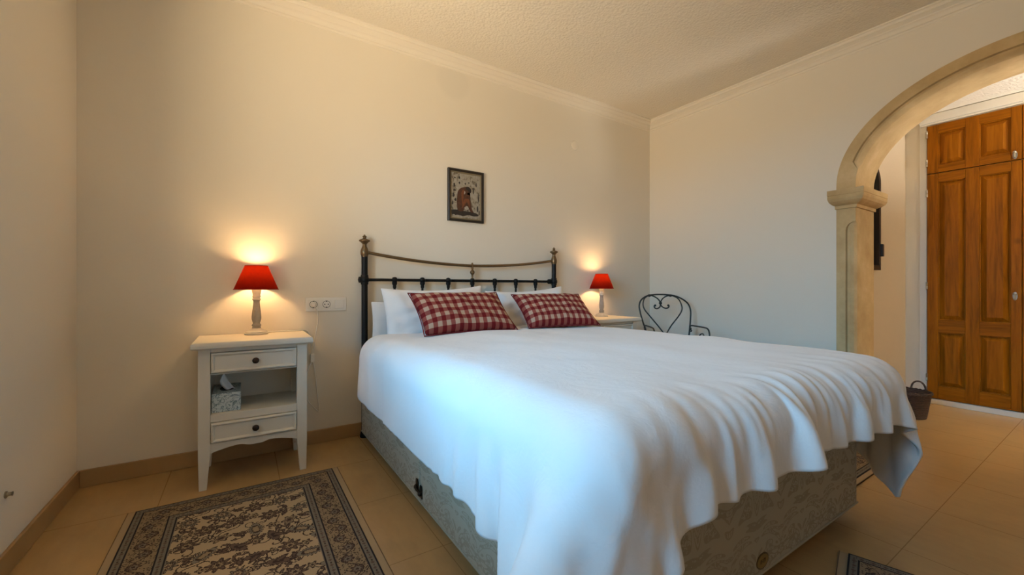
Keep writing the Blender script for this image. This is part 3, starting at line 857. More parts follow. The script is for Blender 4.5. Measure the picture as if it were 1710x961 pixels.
def build_headboard():
    X0, X1, Y = 0.632, 2.130, 2.640
    t = thing('headboard', 'black iron headboard with brass finials and a curved brass top rail', 'headboard', (0.5 * (X0 + X1), Y, 0))
    hw = (X1 - X0) / 2
    for s in (-1, 1):
        bm = bmesh.new()
        lathe(bm, [(0.0001, 0), (0.027, 0), (0.028, 0.008), (0.024, 0.03), (0.0185, 0.045), (0.0185, 1.118), (0.0001, 1.118)], (s * hw, 0, 0), 24)
        p = put('post', bm, M['black_iron'], t, shade=True)
        bm = bmesh.new()
        lathe(bm, [(0.0001, 1.114), (0.0205, 1.114), (0.0205, 1.120), (0.0235, 1.126), (0.0245, 1.138), (0.0235, 1.150), (0.0185, 1.166), (0.0135, 1.178), (0.0120, 1.188),
                   (0.0140, 1.194), (0.0235, 1.203), (0.0325, 1.209), (0.0335, 1.213), (0.0315, 1.217), (0.0200, 1.222), (0.0110, 1.226), (0.0090, 1.231),
                   (0.0115, 1.235), (0.0130, 1.238), (0.0110, 1.241), (0.0060, 1.243), (0.0060, 1.247), (0.0035, 1.250), (0.0001, 1.251)], (s * hw, 0, 0), 28)
        put('finial', bm, M['brass'], p, shade=True, ang=55)
        bm = bmesh.new()
        # clamp collar at the lower rail, with side knuckles
        lathe(bm, [(0.019, 0.940), (0.0225, 0.944), (0.0225, 0.956), (0.026, 0.960), (0.0275, 0.971), (0.026, 0.982), (0.0225, 0.986), (0.0225, 0.998), (0.019, 1.002)], (s * hw, 0, 0), 24)
        lathe(bm, [(0.0001, 0.0), (0.010, 0.003), (0.012, 0.018), (0.020, 0.026), (0.0185, 0.046), (0.0001, 0.052)][::-1], (s * (hw - 0.012) + (0.0 if s < 0 else 0), 0, 0.971), 16, axis='x')
        put('collar', bm, M['black_iron'], p, shade=True)
    # curved brass rail
    pts = []
    for k in range(41):
        u = -1 + 2 * k / 40
        z = 1.079 + 0.062 * abs(u) ** 1.75 - 0.004 * math.sin(PI * abs(u)) * abs(u)
        pts.append((u * (hw - 0.015), 0, z))
    bm = bmesh.new(); tube(bm, pts, 0.0098, 12); put('top_rail', bm, M['brass'], t, shade=True)
    bm = bmesh.new(); tube(bm, [(-hw + 0.015, 0, 0.971), (hw - 0.015, 0, 0.971)], 0.0095, 12)
    put('lower_rail', bm, M['black_iron'], t, shade=True)
    bm = bmesh.new(); tube(bm, [(-hw + 0.015, 0, 0.50), (hw - 0.015, 0, 0.50)], 0.0095, 12)
    put('bottom_rail', bm, M['black_iron'], t, shade=True)
    for k in range(7):
        x = -hw + 2 * hw * (k + 1) / 8
        bm = bmesh.new(); tube(bm, [(x, 0, 0.50), (x, 0, 0.965)], 0.0080, 10)
        sp = put('spindle', bm, M['black_iron'], t, shade=True)
        bm = bmesh.new()
        lathe(bm, [(0.0085, 0.918), (0.0120, 0.926), (0.0105, 0.934), (0.0150, 0.944), (0.0165, 0.953), (0.0150, 0.960), (0.0215, 0.966), (0.0230, 0.972), (0.0210, 0.978),
                   (0.0150, 0.981), (0.0150, 0.985), (0.0090, 0.989), (0.0001, 0.991)], (x, 0, 0), 18)
        put('casting', bm, M['black_iron'], sp, shade=True, ang=60)
    bm = bmesh.new()
    lathe(bm, [(0.006, 0.980), (0.0085, 0.990), (0.0060, 0.998), (0.0085, 1.006), (0.0060, 1.010), (0.0100, 1.016), (0.0165, 1.026), (0.0175, 1.033), (0.0155, 1.041), (0.0080, 1.048),
               (0.0060, 1.052), (0.0095, 1.058), (0.0070, 1.066), (0.0110, 1.074), (0.0110, 1.086), (0.0070, 1.092), (0.0060, 1.098), (0.0001, 1.102)], (0, 0, 0), 18)
    put('centre_ornament', bm, M['brass'], t, shade=True, ang=60)

def build_duvet():
    P, (U, V) = sim_duvet()
    ny, nx, _ = P.shape
    o0 = P.mean((0, 1)); o0[2] = 0
    me = bpy.data.meshes.new('duvet')
    idx = np.arange(ny * nx).reshape(ny, nx)
    f = np.stack([idx[:-1, :-1], idx[1:, :-1], idx[1:, 1:], idx[:-1, 1:]], -1).reshape(-1, 4)
    me.from_pydata((P - o0).reshape(-1, 3).tolist(), [], f.tolist())
    for p in me.polygons: p.use_smooth = True
    o = bpy.data.objects.new('duvet', me); COL.objects.link(o); o.location = o0
    me.materials.append(M['cotton'])
    md = o.modifiers.new('soft', 'SMOOTH'); md.factor = 0.5; md.iterations = 2
    md = o.modifiers.new('sub', 'SUBSURF'); md.levels = 1; md.render_levels = 1
    md = o.modifiers.new('thick', 'SOLIDIFY'); md.thickness = 0.012; md.offset = 0.0; md.use_even_offset = False
    tag(o, 'large plain white duvet draped over the bed, rumpled at the foot', 'duvet')

def cushion(name, w, h, d, pinch=0.06, corner=0.05, n=28, mats=None, wr=0.004, seed=0, parent=None, uv=True, sag=0.0):
    """pillow centred at the origin, lying in the XZ plane, thickness along Y"""
    rng = random.Random(seed); ph = [rng.uniform(0, 6.28) for _ in range(8)]
    bm = bmesh.new(); uvl = bm.loops.layers.uv.new('UVMap')
    m = int(n * h / w) + 2
    def pos(i, j, side):
        u = -1 + 2 * i / n; v = -1 + 2 * j / m
        ru = (1 - abs(u) ** 3.2); rv = (1 - abs(v) ** 3.2)
        th = d / 2 * (max(ru, 0) * max(rv, 0)) ** 0.55
        # edges bow in between the corners
        x = u * w / 2 * (1 - pinch * (1 - v * v)); z = v * h / 2 * (1 - corner * 1.3 * (1 - u * u))
        e = (abs(u) ** 2.5 + abs(v) ** 2.5)
        th += wr * (math.sin(9 * u + 5 * v + ph[0]) + 0.7 * math.sin(-7 * u + 13 * v + ph[1]) + 0.6 * math.sin(17 * u + 3 * v + ph[2])) * (max(ru, 0) * max(rv, 0)) ** 0.5
        z -= sag * (1 - v * 0.2) * (1 - u * u) * (1 if v > 0 else 0.3)
        return (x, -side * th, z)
    grid = {}
    for side in (1, -1):
        for i in range(n + 1):
            for j in range(m + 1):
                if side == -1 and (i in (0, n) or j in (0, m)): grid[side, i, j] = grid[1, i, j]
                else: grid[side, i, j] = bm.verts.new(pos(i, j, side))
        for i in range(n):
            for j in range(m):
                q = [(i, j), (i + 1, j), (i + 1, j + 1), (i, j + 1)]
                if side == -1: q = q[::-1]
                fc = bm.faces.new([grid[side, a, b] for a, b in q])
                for lp, (a, b) in zip(fc.loops, q): lp[uvl].uv = (a / n, b / m)
    me = bpy.data.meshes.new(name); bmesh.ops.recalc_face_normals(bm, faces=bm.faces); bm.to_mesh(me); bm.free()
    for p in me.polygons: p.use_smooth = True
    o = bpy.data.objects.new(name, me); COL.objects.link(o)
    me.materials.append(mats)
    md = o.modifiers.new('sub', 'SUBSURF'); md.levels = 1; md.render_levels = 2
    # seam
    rim = [pos(i, 0, 1) for i in range(n)] + [pos(n, j, 1) for j in range(m)] + [pos(i, m, 1) for i in range(n, 0, -1)] + [pos(0, j, 1) for j in range(m, 0, -1)]
    return o, rim

def build_pillows():
    def place(o, loc, lean, yaw=0, roll=0):
        o.rotation_mode = 'XYZ'
        mt = Matrix.Translation(loc) @ Matrix.Rotation(yaw, 4, 'Z') @ Matrix.Rotation(-lean, 4, 'X') @ Matrix.Rotation(roll, 4, 'Y')
        o.matrix_world = mt
    def seam(o, rim, mat, r):
        bm = bmesh.new(); tube(bm, rim, r, 6, closed=True); s = put('seam', bm, mat, o, shade=True)
    o, rim = cushion('pillow', 0.70, 0.27, 0.062, 0.03, 0.06, mats=M['cotton'], wr=0.004, seed=1)
    place(o, (1.000, 2.588, 0.708), R_(3), R_(0), R_(0)); tag(o, 'flattened white pillow tucked upright behind the left front pillow', 'pillow', 'white bed pillows')
    o, rim = cushion('pillow', 0.72, 0.375, 0.130, 0.05, 0.08, mats=M['cotton'], wr=0.008, seed=2, sag=0.012)
    place(o, (1.050, 2.478, 0.756), R_(15), R_(1), R_(-1.5)); tag(o, 'white pillow leaning at the headboard behind the left check cushion', 'pillow', 'white bed pillows')
    o, rim = cushion('pillow', 0.72, 0.370, 0.150, 0.05, 0.08, mats=M['cotton'], wr=0.008, seed=5, sag=0.012)
    place(o, (1.790, 2.500, 0.748), R_(16), R_(-1), R_(-3.0)); tag(o, 'white pillow leaning at the headboard behind the right check cushion', 'pillow', 'white bed pillows')
    o, rim = cushion('check_cushion', 0.60, 0.335, 0.125, 0.05, 0.06, mats=M['gingham'], wr=0.004, seed=3)
    place(o, (1.100, 2.205, 0.778), R_(48), R_(1), R_(0)); tag(o, 'red and cream gingham cushion, the left one of the pair on the bed', 'cushion', 'gingham cushions'); seam(o, rim, M['gingham_edge'], 0.0035)
    o, rim = cushion('check_cushion', 0.545, 0.335, 0.125, 0.05, 0.06, mats=M['gingham'], wr=0.004, seed=6)
    place(o, (1.785, 2.195, 0.771), R_(52), R_(-8), R_(0)); tag(o, 'red and cream gingham cushion, the right one of the pair nearer the far lamp', 'cushion', 'gingham cushions'); seam(o, rim, M['gingham_edge'], 0.0035)

# ------------------------------------------------------------------ bedside tables
def build_nightstand():
    W, D = 0.443, 0.335            # body width, depth ; front at y = 0, back at y = D
    t = thing('bedside_table', 'white two-drawer bedside table with an open shelf left of the bed', 'bedside table', (0.0525, 2.33, 0), 0, 'white bedside tables')
    hw = W / 2; s = 0.045
    ztop = 0.645
    bm = bmesh.new()
    pr = [(0.0, 0.643), (0.022, 0.643), (0.026, 0.648), (0.026, 0.660), (0.024, 0.668), (0.020, 0.673)]
    rings = []
    for o, z in pr[1:]:
        rings.append([(-hw - o, -o - 0.004, z), (hw + o, -o - 0.004, z), (hw + o, D + 0.008, z), (-hw - o, D + 0.008, z)])
    loft(bm, rings); put('top', bm, M['white_paint'], t, 0.0015, 2)
    # carcass: sides, back, shelf, rails
    bm = bmesh.new()
    for sx in (-1, 1):
        a, b = sx * hw, sx * (hw - 0.016)
        box(bm, min(a, b) + sx * -0.004, max(a, b) - sx * 0.004, s, D - s, 0.16, ztop - 0.002)
    box(bm, -hw + s - 0.01, hw - s + 0.01, D - 0.014, D - 0.004, 0.17, ztop - 0.002)
    box(bm, -hw + 0.012, hw - 0.012, 0.012, D - 0.014, 0.322, 0.338)          # shelf
    box(bm, -hw + 0.012, hw - 0.012, 0.02, D - 0.014, 0.522, 0.530)           # dust board
    box(bm, -hw + s, hw - s, 0.003, 0.02, 0.625, ztop - 0.001)                # top rail
    box(bm, -hw + s, hw - s, 0.003, 0.02, 0.522, 0.527)
    box(bm, -hw + s, hw - s, 0.003, 0.02, 0.304, 0.3385)                      # rail below the shelf
    # inner faces of the compartment beside the legs
    for sx in (-1, 1):
        a, b = sx * (hw - s + 0.001), sx * (hw - s + 0.012)
        box(bm, min(a, b), max(a, b), 0.01, s + 0.002, 0.338, 0.523)
    put('carcass', bm, M['white_paint'], t, 0.0012, 1)
    # scalloped apron
    bm = bmesh.new()
    xs = [k / 40 for k in range(41)]
    def low(u):
        a = abs(2 * u - 1)               # 1 at the legs, 0 in the middle
        if a > 0.86: return 0.158 + 0.012 * (1 - (a - 0.86) / 0.14) ** 0.5
        if a > 0.34: return 0.170 + 0.014 * math.sin(PI / 2 * (0.86 - a) / 0.52)
        return 0.184 - 0.010 * float(smooth((0.34 - a) / 0.22))
    poly = [(-hw + s + (W - 2 * s) * u, low(u)) for u in xs] + [(hw - s, 0.207), (-hw + s, 0.207)]
    prism(bm, poly, lambda u, v, d: (u, d, v), 0.003, 0.02)
    put('apron', bm, M['white_paint'], t)
    # legs: square above, tapered below with a foot block
    for sx in (-1, 1):
        for yy in (0, 1):
            bm = bmesh.new(); rings = []
            for z, w in ((ztop - 0.0005, s), (0.17, s), (0.15, s * 0.98), (0.050, 0.033), (0.0485, 0.0305), (0.0465, 0.0305), (0.045, 0.033), (0.0, 0.029)):
                xo = sx * hw; xi = sx * (hw - w)
                if z < 0.16: xo = sx * (hw - (s - w) * 0.18); xi = xo - sx * w
                y0 = 0.0 + (s - w) * 0.18 if z < 0.16 else 0.0
                ya, yb = (y0, y0 + w) if yy == 0 else (D - y0, D - y0 - w)
                rings.append([(xo, ya, z), (xi, ya, z), (xi, yb, z), (xo, yb, z)])
            loft(bm, rings); put('leg', bm, M['white_paint'], t, 0.0015, 2)
    # drawers with a raised border and a dark knob
    for z0, z1 in ((0.528, 0.624), (0.208, 0.303)):
        bm = bmesh.new()
        x0, x1 = -hw + s + 0.0018, hw - s - 0.0018; z0 += 0.0015; z1 -= 0.0015
        box(bm, x0, x1, 0.001, 0.018, z0, z1)
        box(bm, x0 + 0.006, x1 - 0.006, 0.018, 0.29, z0 + 0.006, z1 - 0.012)
        # border moulding
        def ringp(i, y): return [(x0 + i, y, z0 + i), (x1 - i, y, z0 + i), (x1 - i, y, z1 - i), (x0 + i, y, z1 - i)]
        for r0, r1 in (((0.0, 0.001), (0.002, -0.006)), ((0.002, -0.006), (0.008, -0.008)), ((0.008, -0.008), (0.013, -0.004)), ((0.013, -0.004), (0.016, 0.0008))):
            a = [bm.verts.new(p) for p in ringp(*r0)]; b = [bm.verts.new(p) for p in ringp(*r1)]
            for i in range(4): bm.faces.new((a[i], a[(i + 1) % 4], b[(i + 1) % 4], b[i]))
        d = put('drawer', bm, M['white_paint'], t)
        bm = bmesh.new()
        lathe(bm, [(0.0001, 0.0), (0.009, 0.0), (0.006, 0.004), (0.0055, 0.010), (0.011, 0.014), (0.0145, 0.019), (0.0140, 0.025), (0.009, 0.029), (0.0001, 0.030)], (0, 0.001, (z0 + z1) / 2), 22, axis='y')
        k = put('knob', bm, M['knob'], d, shade=True); k['label'] = 'dark round knob'
    dup(t, 'white bedside table in the far corner, mostly hidden by the bed', (2.545, 2.33, 0))
    return t

TT = 0.673
def build_lamps():
    def lamp(loc, label):
        t = thing('table_lamp', label, 'lamp', loc, 0, 'red table lamps')
        bm = bmesh.new()
        lathe(bm, [(0.0001, 0), (0.054, 0), (0.0555, 0.004), (0.0545, 0.009), (0.050, 0.011), (0.051, 0.014), (0.0485, 0.018), (0.036, 0.023), (0.024, 0.030), (0.019, 0.034), (0.0001, 0.034)])
        put('base', bm, M['lamp_white'], t, shade=True, ang=50)
        bm = bmesh.new()
        lathe(bm, [(0.0001, 0.034), (0.0205, 0.034), (0.0210, 0.038), (0.0175, 0.041), (0.0215, 0.045), (0.0220, 0.051), (0.0180, 0.056), (0.0160, 0.060), (0.0190, 0.070), (0.0218, 0.082), (0.0222, 0.094),
                   (0.0205, 0.115), (0.0170, 0.145), (0.0148, 0.170), (0.0150, 0.178), (0.0190, 0.184), (0.0001, 0.184)])
        put('stem', bm, M['lamp_grey'], t, shade=True, ang=50)
        bm = bmesh.new()
        lathe(bm, [(0.0001, 0.184), (0.0195, 0.184), (0.0200, 0.190), (0.0165, 0.193), (0.0165, 0.197), (0.0195, 0.200), (0.0195, 0.204), (0.0170, 0.207), (0.0180, 0.215), (0.0205, 0.228), (0.0225, 0.238), (0.0200, 0.242), (0.0001, 0.242)])
        put('neck', bm, M['lamp_white'], t, shade=True, ang=50)
        bm = bmesh.new()
        r0, r1, z0, z1 = 0.103, 0.053, 0.240, 0.366
        n = 48
        a = [bm.verts.new((r0 * math.cos(2 * PI * k / n), r0 * math.sin(2 * PI * k / n), z0)) for k in range(n)]
        b = [bm.verts.new((r1 * math.cos(2 * PI * k / n), r1 * math.sin(2 * PI * k / n), z1)) for k in range(n)]
        for k in range(n): bm.faces.new((a[k], a[(k + 1) % n], b[(k + 1) % n], b[k]))
        sh = put('shade', bm, M['shade'], t, shade=True); sh['label'] = 'red tapered cloth shade'
        for r, z in ((r0, z0), (r1, z1)):
            bm = bmesh.new(); tube(bm, [(r * math.cos(2 * PI * k / n), r * math.sin(2 * PI * k / n), z) for k in range(n)], 0.0017, 6, closed=True)
            put('trim_ring', bm, M['shade_trim'], sh, shade=True)
        # holder, spider and bulb
        bm = bmesh.new()
        lathe(bm, [(0.0001, 0.242), (0.015, 0.242), (0.015, 0.288), (0.012, 0.293), (0.0001, 0.293)], n=16)
        for k in range(3):
            q = 2 * PI * k / 3 + 0.4
            tube(bm, [(0.014 * math.cos(q), 0.014 * math.sin(q), 0.262), (0.060 * math.cos(q), 0.060 * math.sin(q), 0.300), (0.0650 * math.cos(q), 0.0650 * math.sin(q), 0.330)], 0.0012, 5)
        put('bulb_holder', bm, M['plastic'], t, shade=True)
        bm = bmesh.new()
        lathe(bm, [(0.0001, 0.294), (0.010, 0.295), (0.016, 0.299), (0.0255, 0.311), (0.0290, 0.325), (0.0260, 0.340), (0.014, 0.351), (0.0001, 0.354)], n=16)
        put('bulb', bm, M['bulb'], t, shade=True)
        return t
    a = lamp((0.062, 2.592, TT), 'red-shaded lamp on the left bedside table, cord trailing to the socket')
    lx, ly, lz = a.location
    pts = [(0.10, 2.640, TT + 0.004), (0.18, 2.655, TT + 0.004), (0.255, 2.645, TT + 0.004), (0.305, 2.655, TT + 0.003), (0.322, 2.660, TT - 0.02), (0.336, 2.664, 0.60), (0.339, 2.664, 0.533)]
    bm = bmesh.new(); tube(bm, [(x - lx, y - ly, z - lz) for x, y, z in catmull(pts, 8)], 0.0033, 8)
    pts = [(0.336, 2.664, 0.487), (0.320, 2.664, 0.45), (0.309, 2.666, 0.40), (0.307, 2.666, 0.33), (0.318, 2.666, 0.265), (0.352, 2.666, 0.215), (0.374, 2.667, 0.190), (0.377, 2.667, 0.20), (0.372, 2.666, 0.27),
           (0.362, 2.666, 0.36), (0.355, 2.666, 0.43), (0.346, 2.665, 0.487)]
    tube(bm, [(x - lx, y - ly, z - lz) for x, y, z in catmull(pts, 8)], 0.0033, 8)
    pts = [(0.344, 2.664, 0.533), (0.350, 2.664, 0.58), (0.360, 2.664, 0.65), (0.372, 2.664, 0.73), (0.366, 2.656, 0.785), (0.352, 2.646, 0.808), (0.347, 2.642, 0.820)]
    tube(bm, [(x - lx, y - ly, z - lz) for x, y, z in catmull(pts, 8)], 0.0033, 8)
    cd = put('cord', bm, M['cable'], a, shade=True)
    bm = bmesh.new(); box(bm, 0.331 - lx, 0.353 - lx, 2.655 - ly, 2.674 - ly, 0.485 - lz, 0.535 - lz)
    put('cord_switch', bm, M['plastic'], cd, 0.004, 3)
    bm = bmesh.new()
    lathe(bm, [(0.0001, 0.0), (0.0165, 0.0), (0.0165, 0.012), (0.012, 0.020), (0.008, 0.034), (0.0001, 0.036)], (0.347 - lx, 2.671 - ly, 0.823 - lz), 20, axis='y')
    put('plug', bm, M['plastic'], cd, shade=True)
    lamp((2.585, 2.555, TT), 'red-shaded lamp on the far bedside table near the room corner')

def build_socket_plates():
    def plate(x0, label):
        t = thing('wall_socket_plate', label, 'wall socket', (x0 + 0.113, YB, 0.823), 0, 'white three-gang socket plates')
        bm = bmesh.new(); box(bm, -0.113, 0.113, -0.008, 0, -0.041, 0.041); put('surround', bm, M['plastic'], t, 0.004, 3)
        for cx in (-0.071, 0.0):
            bm = bmesh.new(); box(bm, cx - 0.0275, cx + 0.0275, -0.011, -0.0082, -0.0275, 0.0275)
            s = put('socket', bm, M['plastic'], t, 0.0015, 2)
            bm = bmesh.new()
            tube(bm, [(cx + 0.0205 * math.cos(2 * PI * q / 28), -0.0112, 0.0205 * math.sin(2 * PI * q / 28)) for q in range(28)], 0.0011, 6, closed=True)
            for dz in (-0.018, 0.018): box(bm, cx - 0.004, cx + 0.004, -0.0124, -0.011, dz - 0.003, dz + 0.003)
            for dx in (-0.0095, 0.0095): lathe(bm, [(0.0001, 0), (0.0032, 0), (0.0032, 0.001), (0.0001, 0.001)], (cx + dx, -0.011, 0), 12, axis='y')
            put('contacts', bm, M['dark_hole'], s)
        bm = bmesh.new(); box(bm, 0.0435, 0.0985, -0.010, -0.0082, -0.0275, 0.0275)
        box(bm, 0.046, 0.096, -0.0135, -0.010, -0.025, 0.025); put('switch', bm, M['plastic'], t, 0.0015, 2)
    plate(0.307, 'white double socket and switch plate between the left table and the bed')
    plate(2.211, 'white double socket and switch plate half hidden behind the right pillow')

def build_tissue_box(t0):
    t = thing('tissue_box', 'pale blue floral tissue box on the shelf of the left bedside table', 'tissue box', (-0.064, 2.365, 0.3385))
    bm = bmesh.new(); box(bm, -0.057, 0.057, 0, 0.22, 0, 0.088)
    put('carton', bm, M['tissue_card'], t, 0.002, 2)
    bm = bmesh.new()
    prism(bm, [(0.030 * math.cos(2 * PI * k / 24), 0.11 + 0.062 * math.sin(2 * PI * k / 24)) for k in range(24)], lambda u, v, d: (u, v, d), 0.0881, 0.0886)
    put('slot', bm, M['dark_hole'], t)
    bm = bmesh.new(); g = {}
    nu, nv = 9, 14
    for j in range(nv + 1):
        v = j / nv
        for i in range(nu + 1):
            u = -1 + 2 * i / nu
            w = 0.020 + 0.008 * math.sin(v * 2.6) - 0.014 * v * v
            x = u * w - 0.026 * v + 0.014 + 0.004 * math.sin(5 * v + 2)
            y = 0.085 + 0.016 * math.sin(u * 3.6 + v * 2) * (1 - 0.4 * v) + 0.01 * v
            z = 0.082 + v * (0.082 - 0.020 * (u + 0.3) ** 2)
            g[i, j] = bm.verts.new((x, y, z))
    for j in range(nv):
        for i in range(nu): bm.faces.new((g[i, j], g[i + 1, j], g[i + 1, j + 1], g[i, j + 1]))
    o = put('tissue', bm, M['tissue'], t, shade=True, ang=180)
    md = o.modifiers.new('thick', 'SOLIDIFY'); md.thickness = 0.0012
    md = o.modifiers.new('sub', 'SUBSURF'); md.levels = 1; md.render_levels = 1

# ------------------------------------------------------------------ picture
def build_picture():
    W, H = 0.283, 0.372
    t = thing('framed_painting', 'small dark-framed painting of a hunched brown figure above the headboard', 'picture', (1.3475, YB, 1.581))
    hw, hh = W / 2, H / 2
    def ring(i, y): return [(-hw + i, y, -hh + i), (hw - i, y, -hh + i), (hw - i, y, hh - i), (-hw + i, y, hh - i)]
    bm = bmesh.new()
    loft(bm, [ring(0.0, 0), ring(0.0, -0.020), ring(0.004, -0.024), ring(0.014, -0.022), ring(0.018, -0.015), ring(0.018, -0.001)], caps=False)
    put('frame', bm, M['frame_dark'], t, shade=True, ang=20)
    bm = bmesh.new(); loft(bm, [ring(0.0175, -0.014), ring(0.0205, -0.015), ring(0.0265, -0.012), ring(0.0275, -0.008)], caps=False)
    put('slip', bm, M['frame_slip'], t, shade=True, ang=20)
    cv = bmesh.new(); box(cv, -hw + 0.016, hw - 0.016, -0.0085, -0.003, -hh + 0.016, hh - 0.016)
    # the figure: bent back, bowed head, drawn-up knee, in raised paint. px of a close crop -> metres
    def C(x, y): return ((x - 392) / 412 * W * 1.0, -(y - 465) / 600 * H + 0.0)
    def blob(name, pts, m, d):
        bm = bmesh.new()
        p2 = [C(*p) for p in pts]
        sm = [(v.x, v.y) for v in catmull([(a, b, 0) for a, b in p2], 5, True)]
        prism(bm, sm, lambda u, v, dd: (u, -dd, v), 0.0088, d)
        return bm
    bm = blob('f', [(300, 640), (288, 560), (290, 480), (300, 420), (330, 380), (375, 362), (410, 352), (440, 366), (452, 395), (440, 420), (415, 424), (400, 440), (430, 452), (442, 480), (446, 540), (462, 610),
                    (480, 645), (455, 650), (430, 610), (412, 560), (400, 575), (372, 620), (352, 645)], M['paint_brown'], 0.0105)
    bmesh.ops.triangulate(bm, faces=bm.faces)
    fg = put('figure', bm, M['paint_brown'], t)
    bm = blob('l', [(340, 480), (338, 430), (355, 400), (372, 402), (366, 450), (360, 520), (346, 560)], 0, 0.0112)
    for p in ([(372, 505), (420, 495), (432, 520), (430, 590), (420, 560), (405, 535), (380, 560), (345, 610), (350, 570)],):
        b2 = [C(*q) for q in p]; prism(bm, [(v.x, v.y) for v in catmull([(a, b, 0) for a, b in b2], 5, True)], lambda u, v, dd: (u, -dd, v), 0.0088, 0.0112)
    bmesh.ops.triangulate(bm, faces=bm.faces)
    put('lit_skin', bm, M['paint_rust'], fg)
    bm = blob('h', [(388, 372), (405, 355), (432, 360), (452, 385), (450, 415), (436, 424), (424, 405), (405, 395)], 0, 0.0116)
    bmesh.ops.triangulate(bm, faces=bm.faces)
    put('hair', bm, M['paint_dark'], fg)
    gr = blob('g', [(228, 640), (300, 632), (380, 640), (450, 642), (520, 655), (540, 680), (480, 690), (420, 682), (360, 700), (300, 690), (240, 700), (226, 670)], 0, 0.0100)
    bmesh.ops.triangulate(gr, faces=gr.faces); put('painted_ground', gr, M['paint_dark'], t)
    rg = random.Random(3)
    for (x, y, w, h) in ((265, 268, 12, 10), (315, 262, 10, 16), (318, 320, 8, 18), (385, 320, 6, 14), (425, 305, 10, 8), (512, 320, 6, 28), (480, 390, 6, 44), (540, 470, 8, 60), (528, 600, 10, 50), (258, 350, 10, 30),
                         (262, 410, 16, 16), (250, 470, 12, 26), (270, 520, 12, 20), (240, 560, 8, 24), (550, 640, 6, 30)):
        c = [C(x + w * (0.7 + 0.5 * rg.random()) * math.cos(a), y + h * (0.6 + 0.6 * rg.random()) * math.sin(a)) for a in [k * PI / 4 for k in range(8)]]
        prism(cv, c, lambda u, v, dd: (u, -dd, v), 0.0084, 0.0094, 1)
    for (x, y, w, h) in ((400, 605, 26, 30), (250, 695, 16, 8), (330, 715, 30, 8), (430, 705, 40, 6), (500, 705, 22, 10), (374, 425, 10, 20), (290, 380, 16, 10), (470, 330, 20, 10)):
        c = [C(x + w * (0.7 + 0.5 * rg.random()) * math.cos(a), y + h * (0.6 + 0.6 * rg.random()) * math.sin(a)) for a in [k * PI / 4 for k in range(8)]]
        prism(cv, c, lambda u, v, dd: (u, -dd, v), 0.0084, 0.0108, 2)
    bmesh.ops.triangulate(cv, faces=cv.faces)
    put('canvas', cv, [M['canvas'], M['paint_dark'], M['paint_pale']], t)

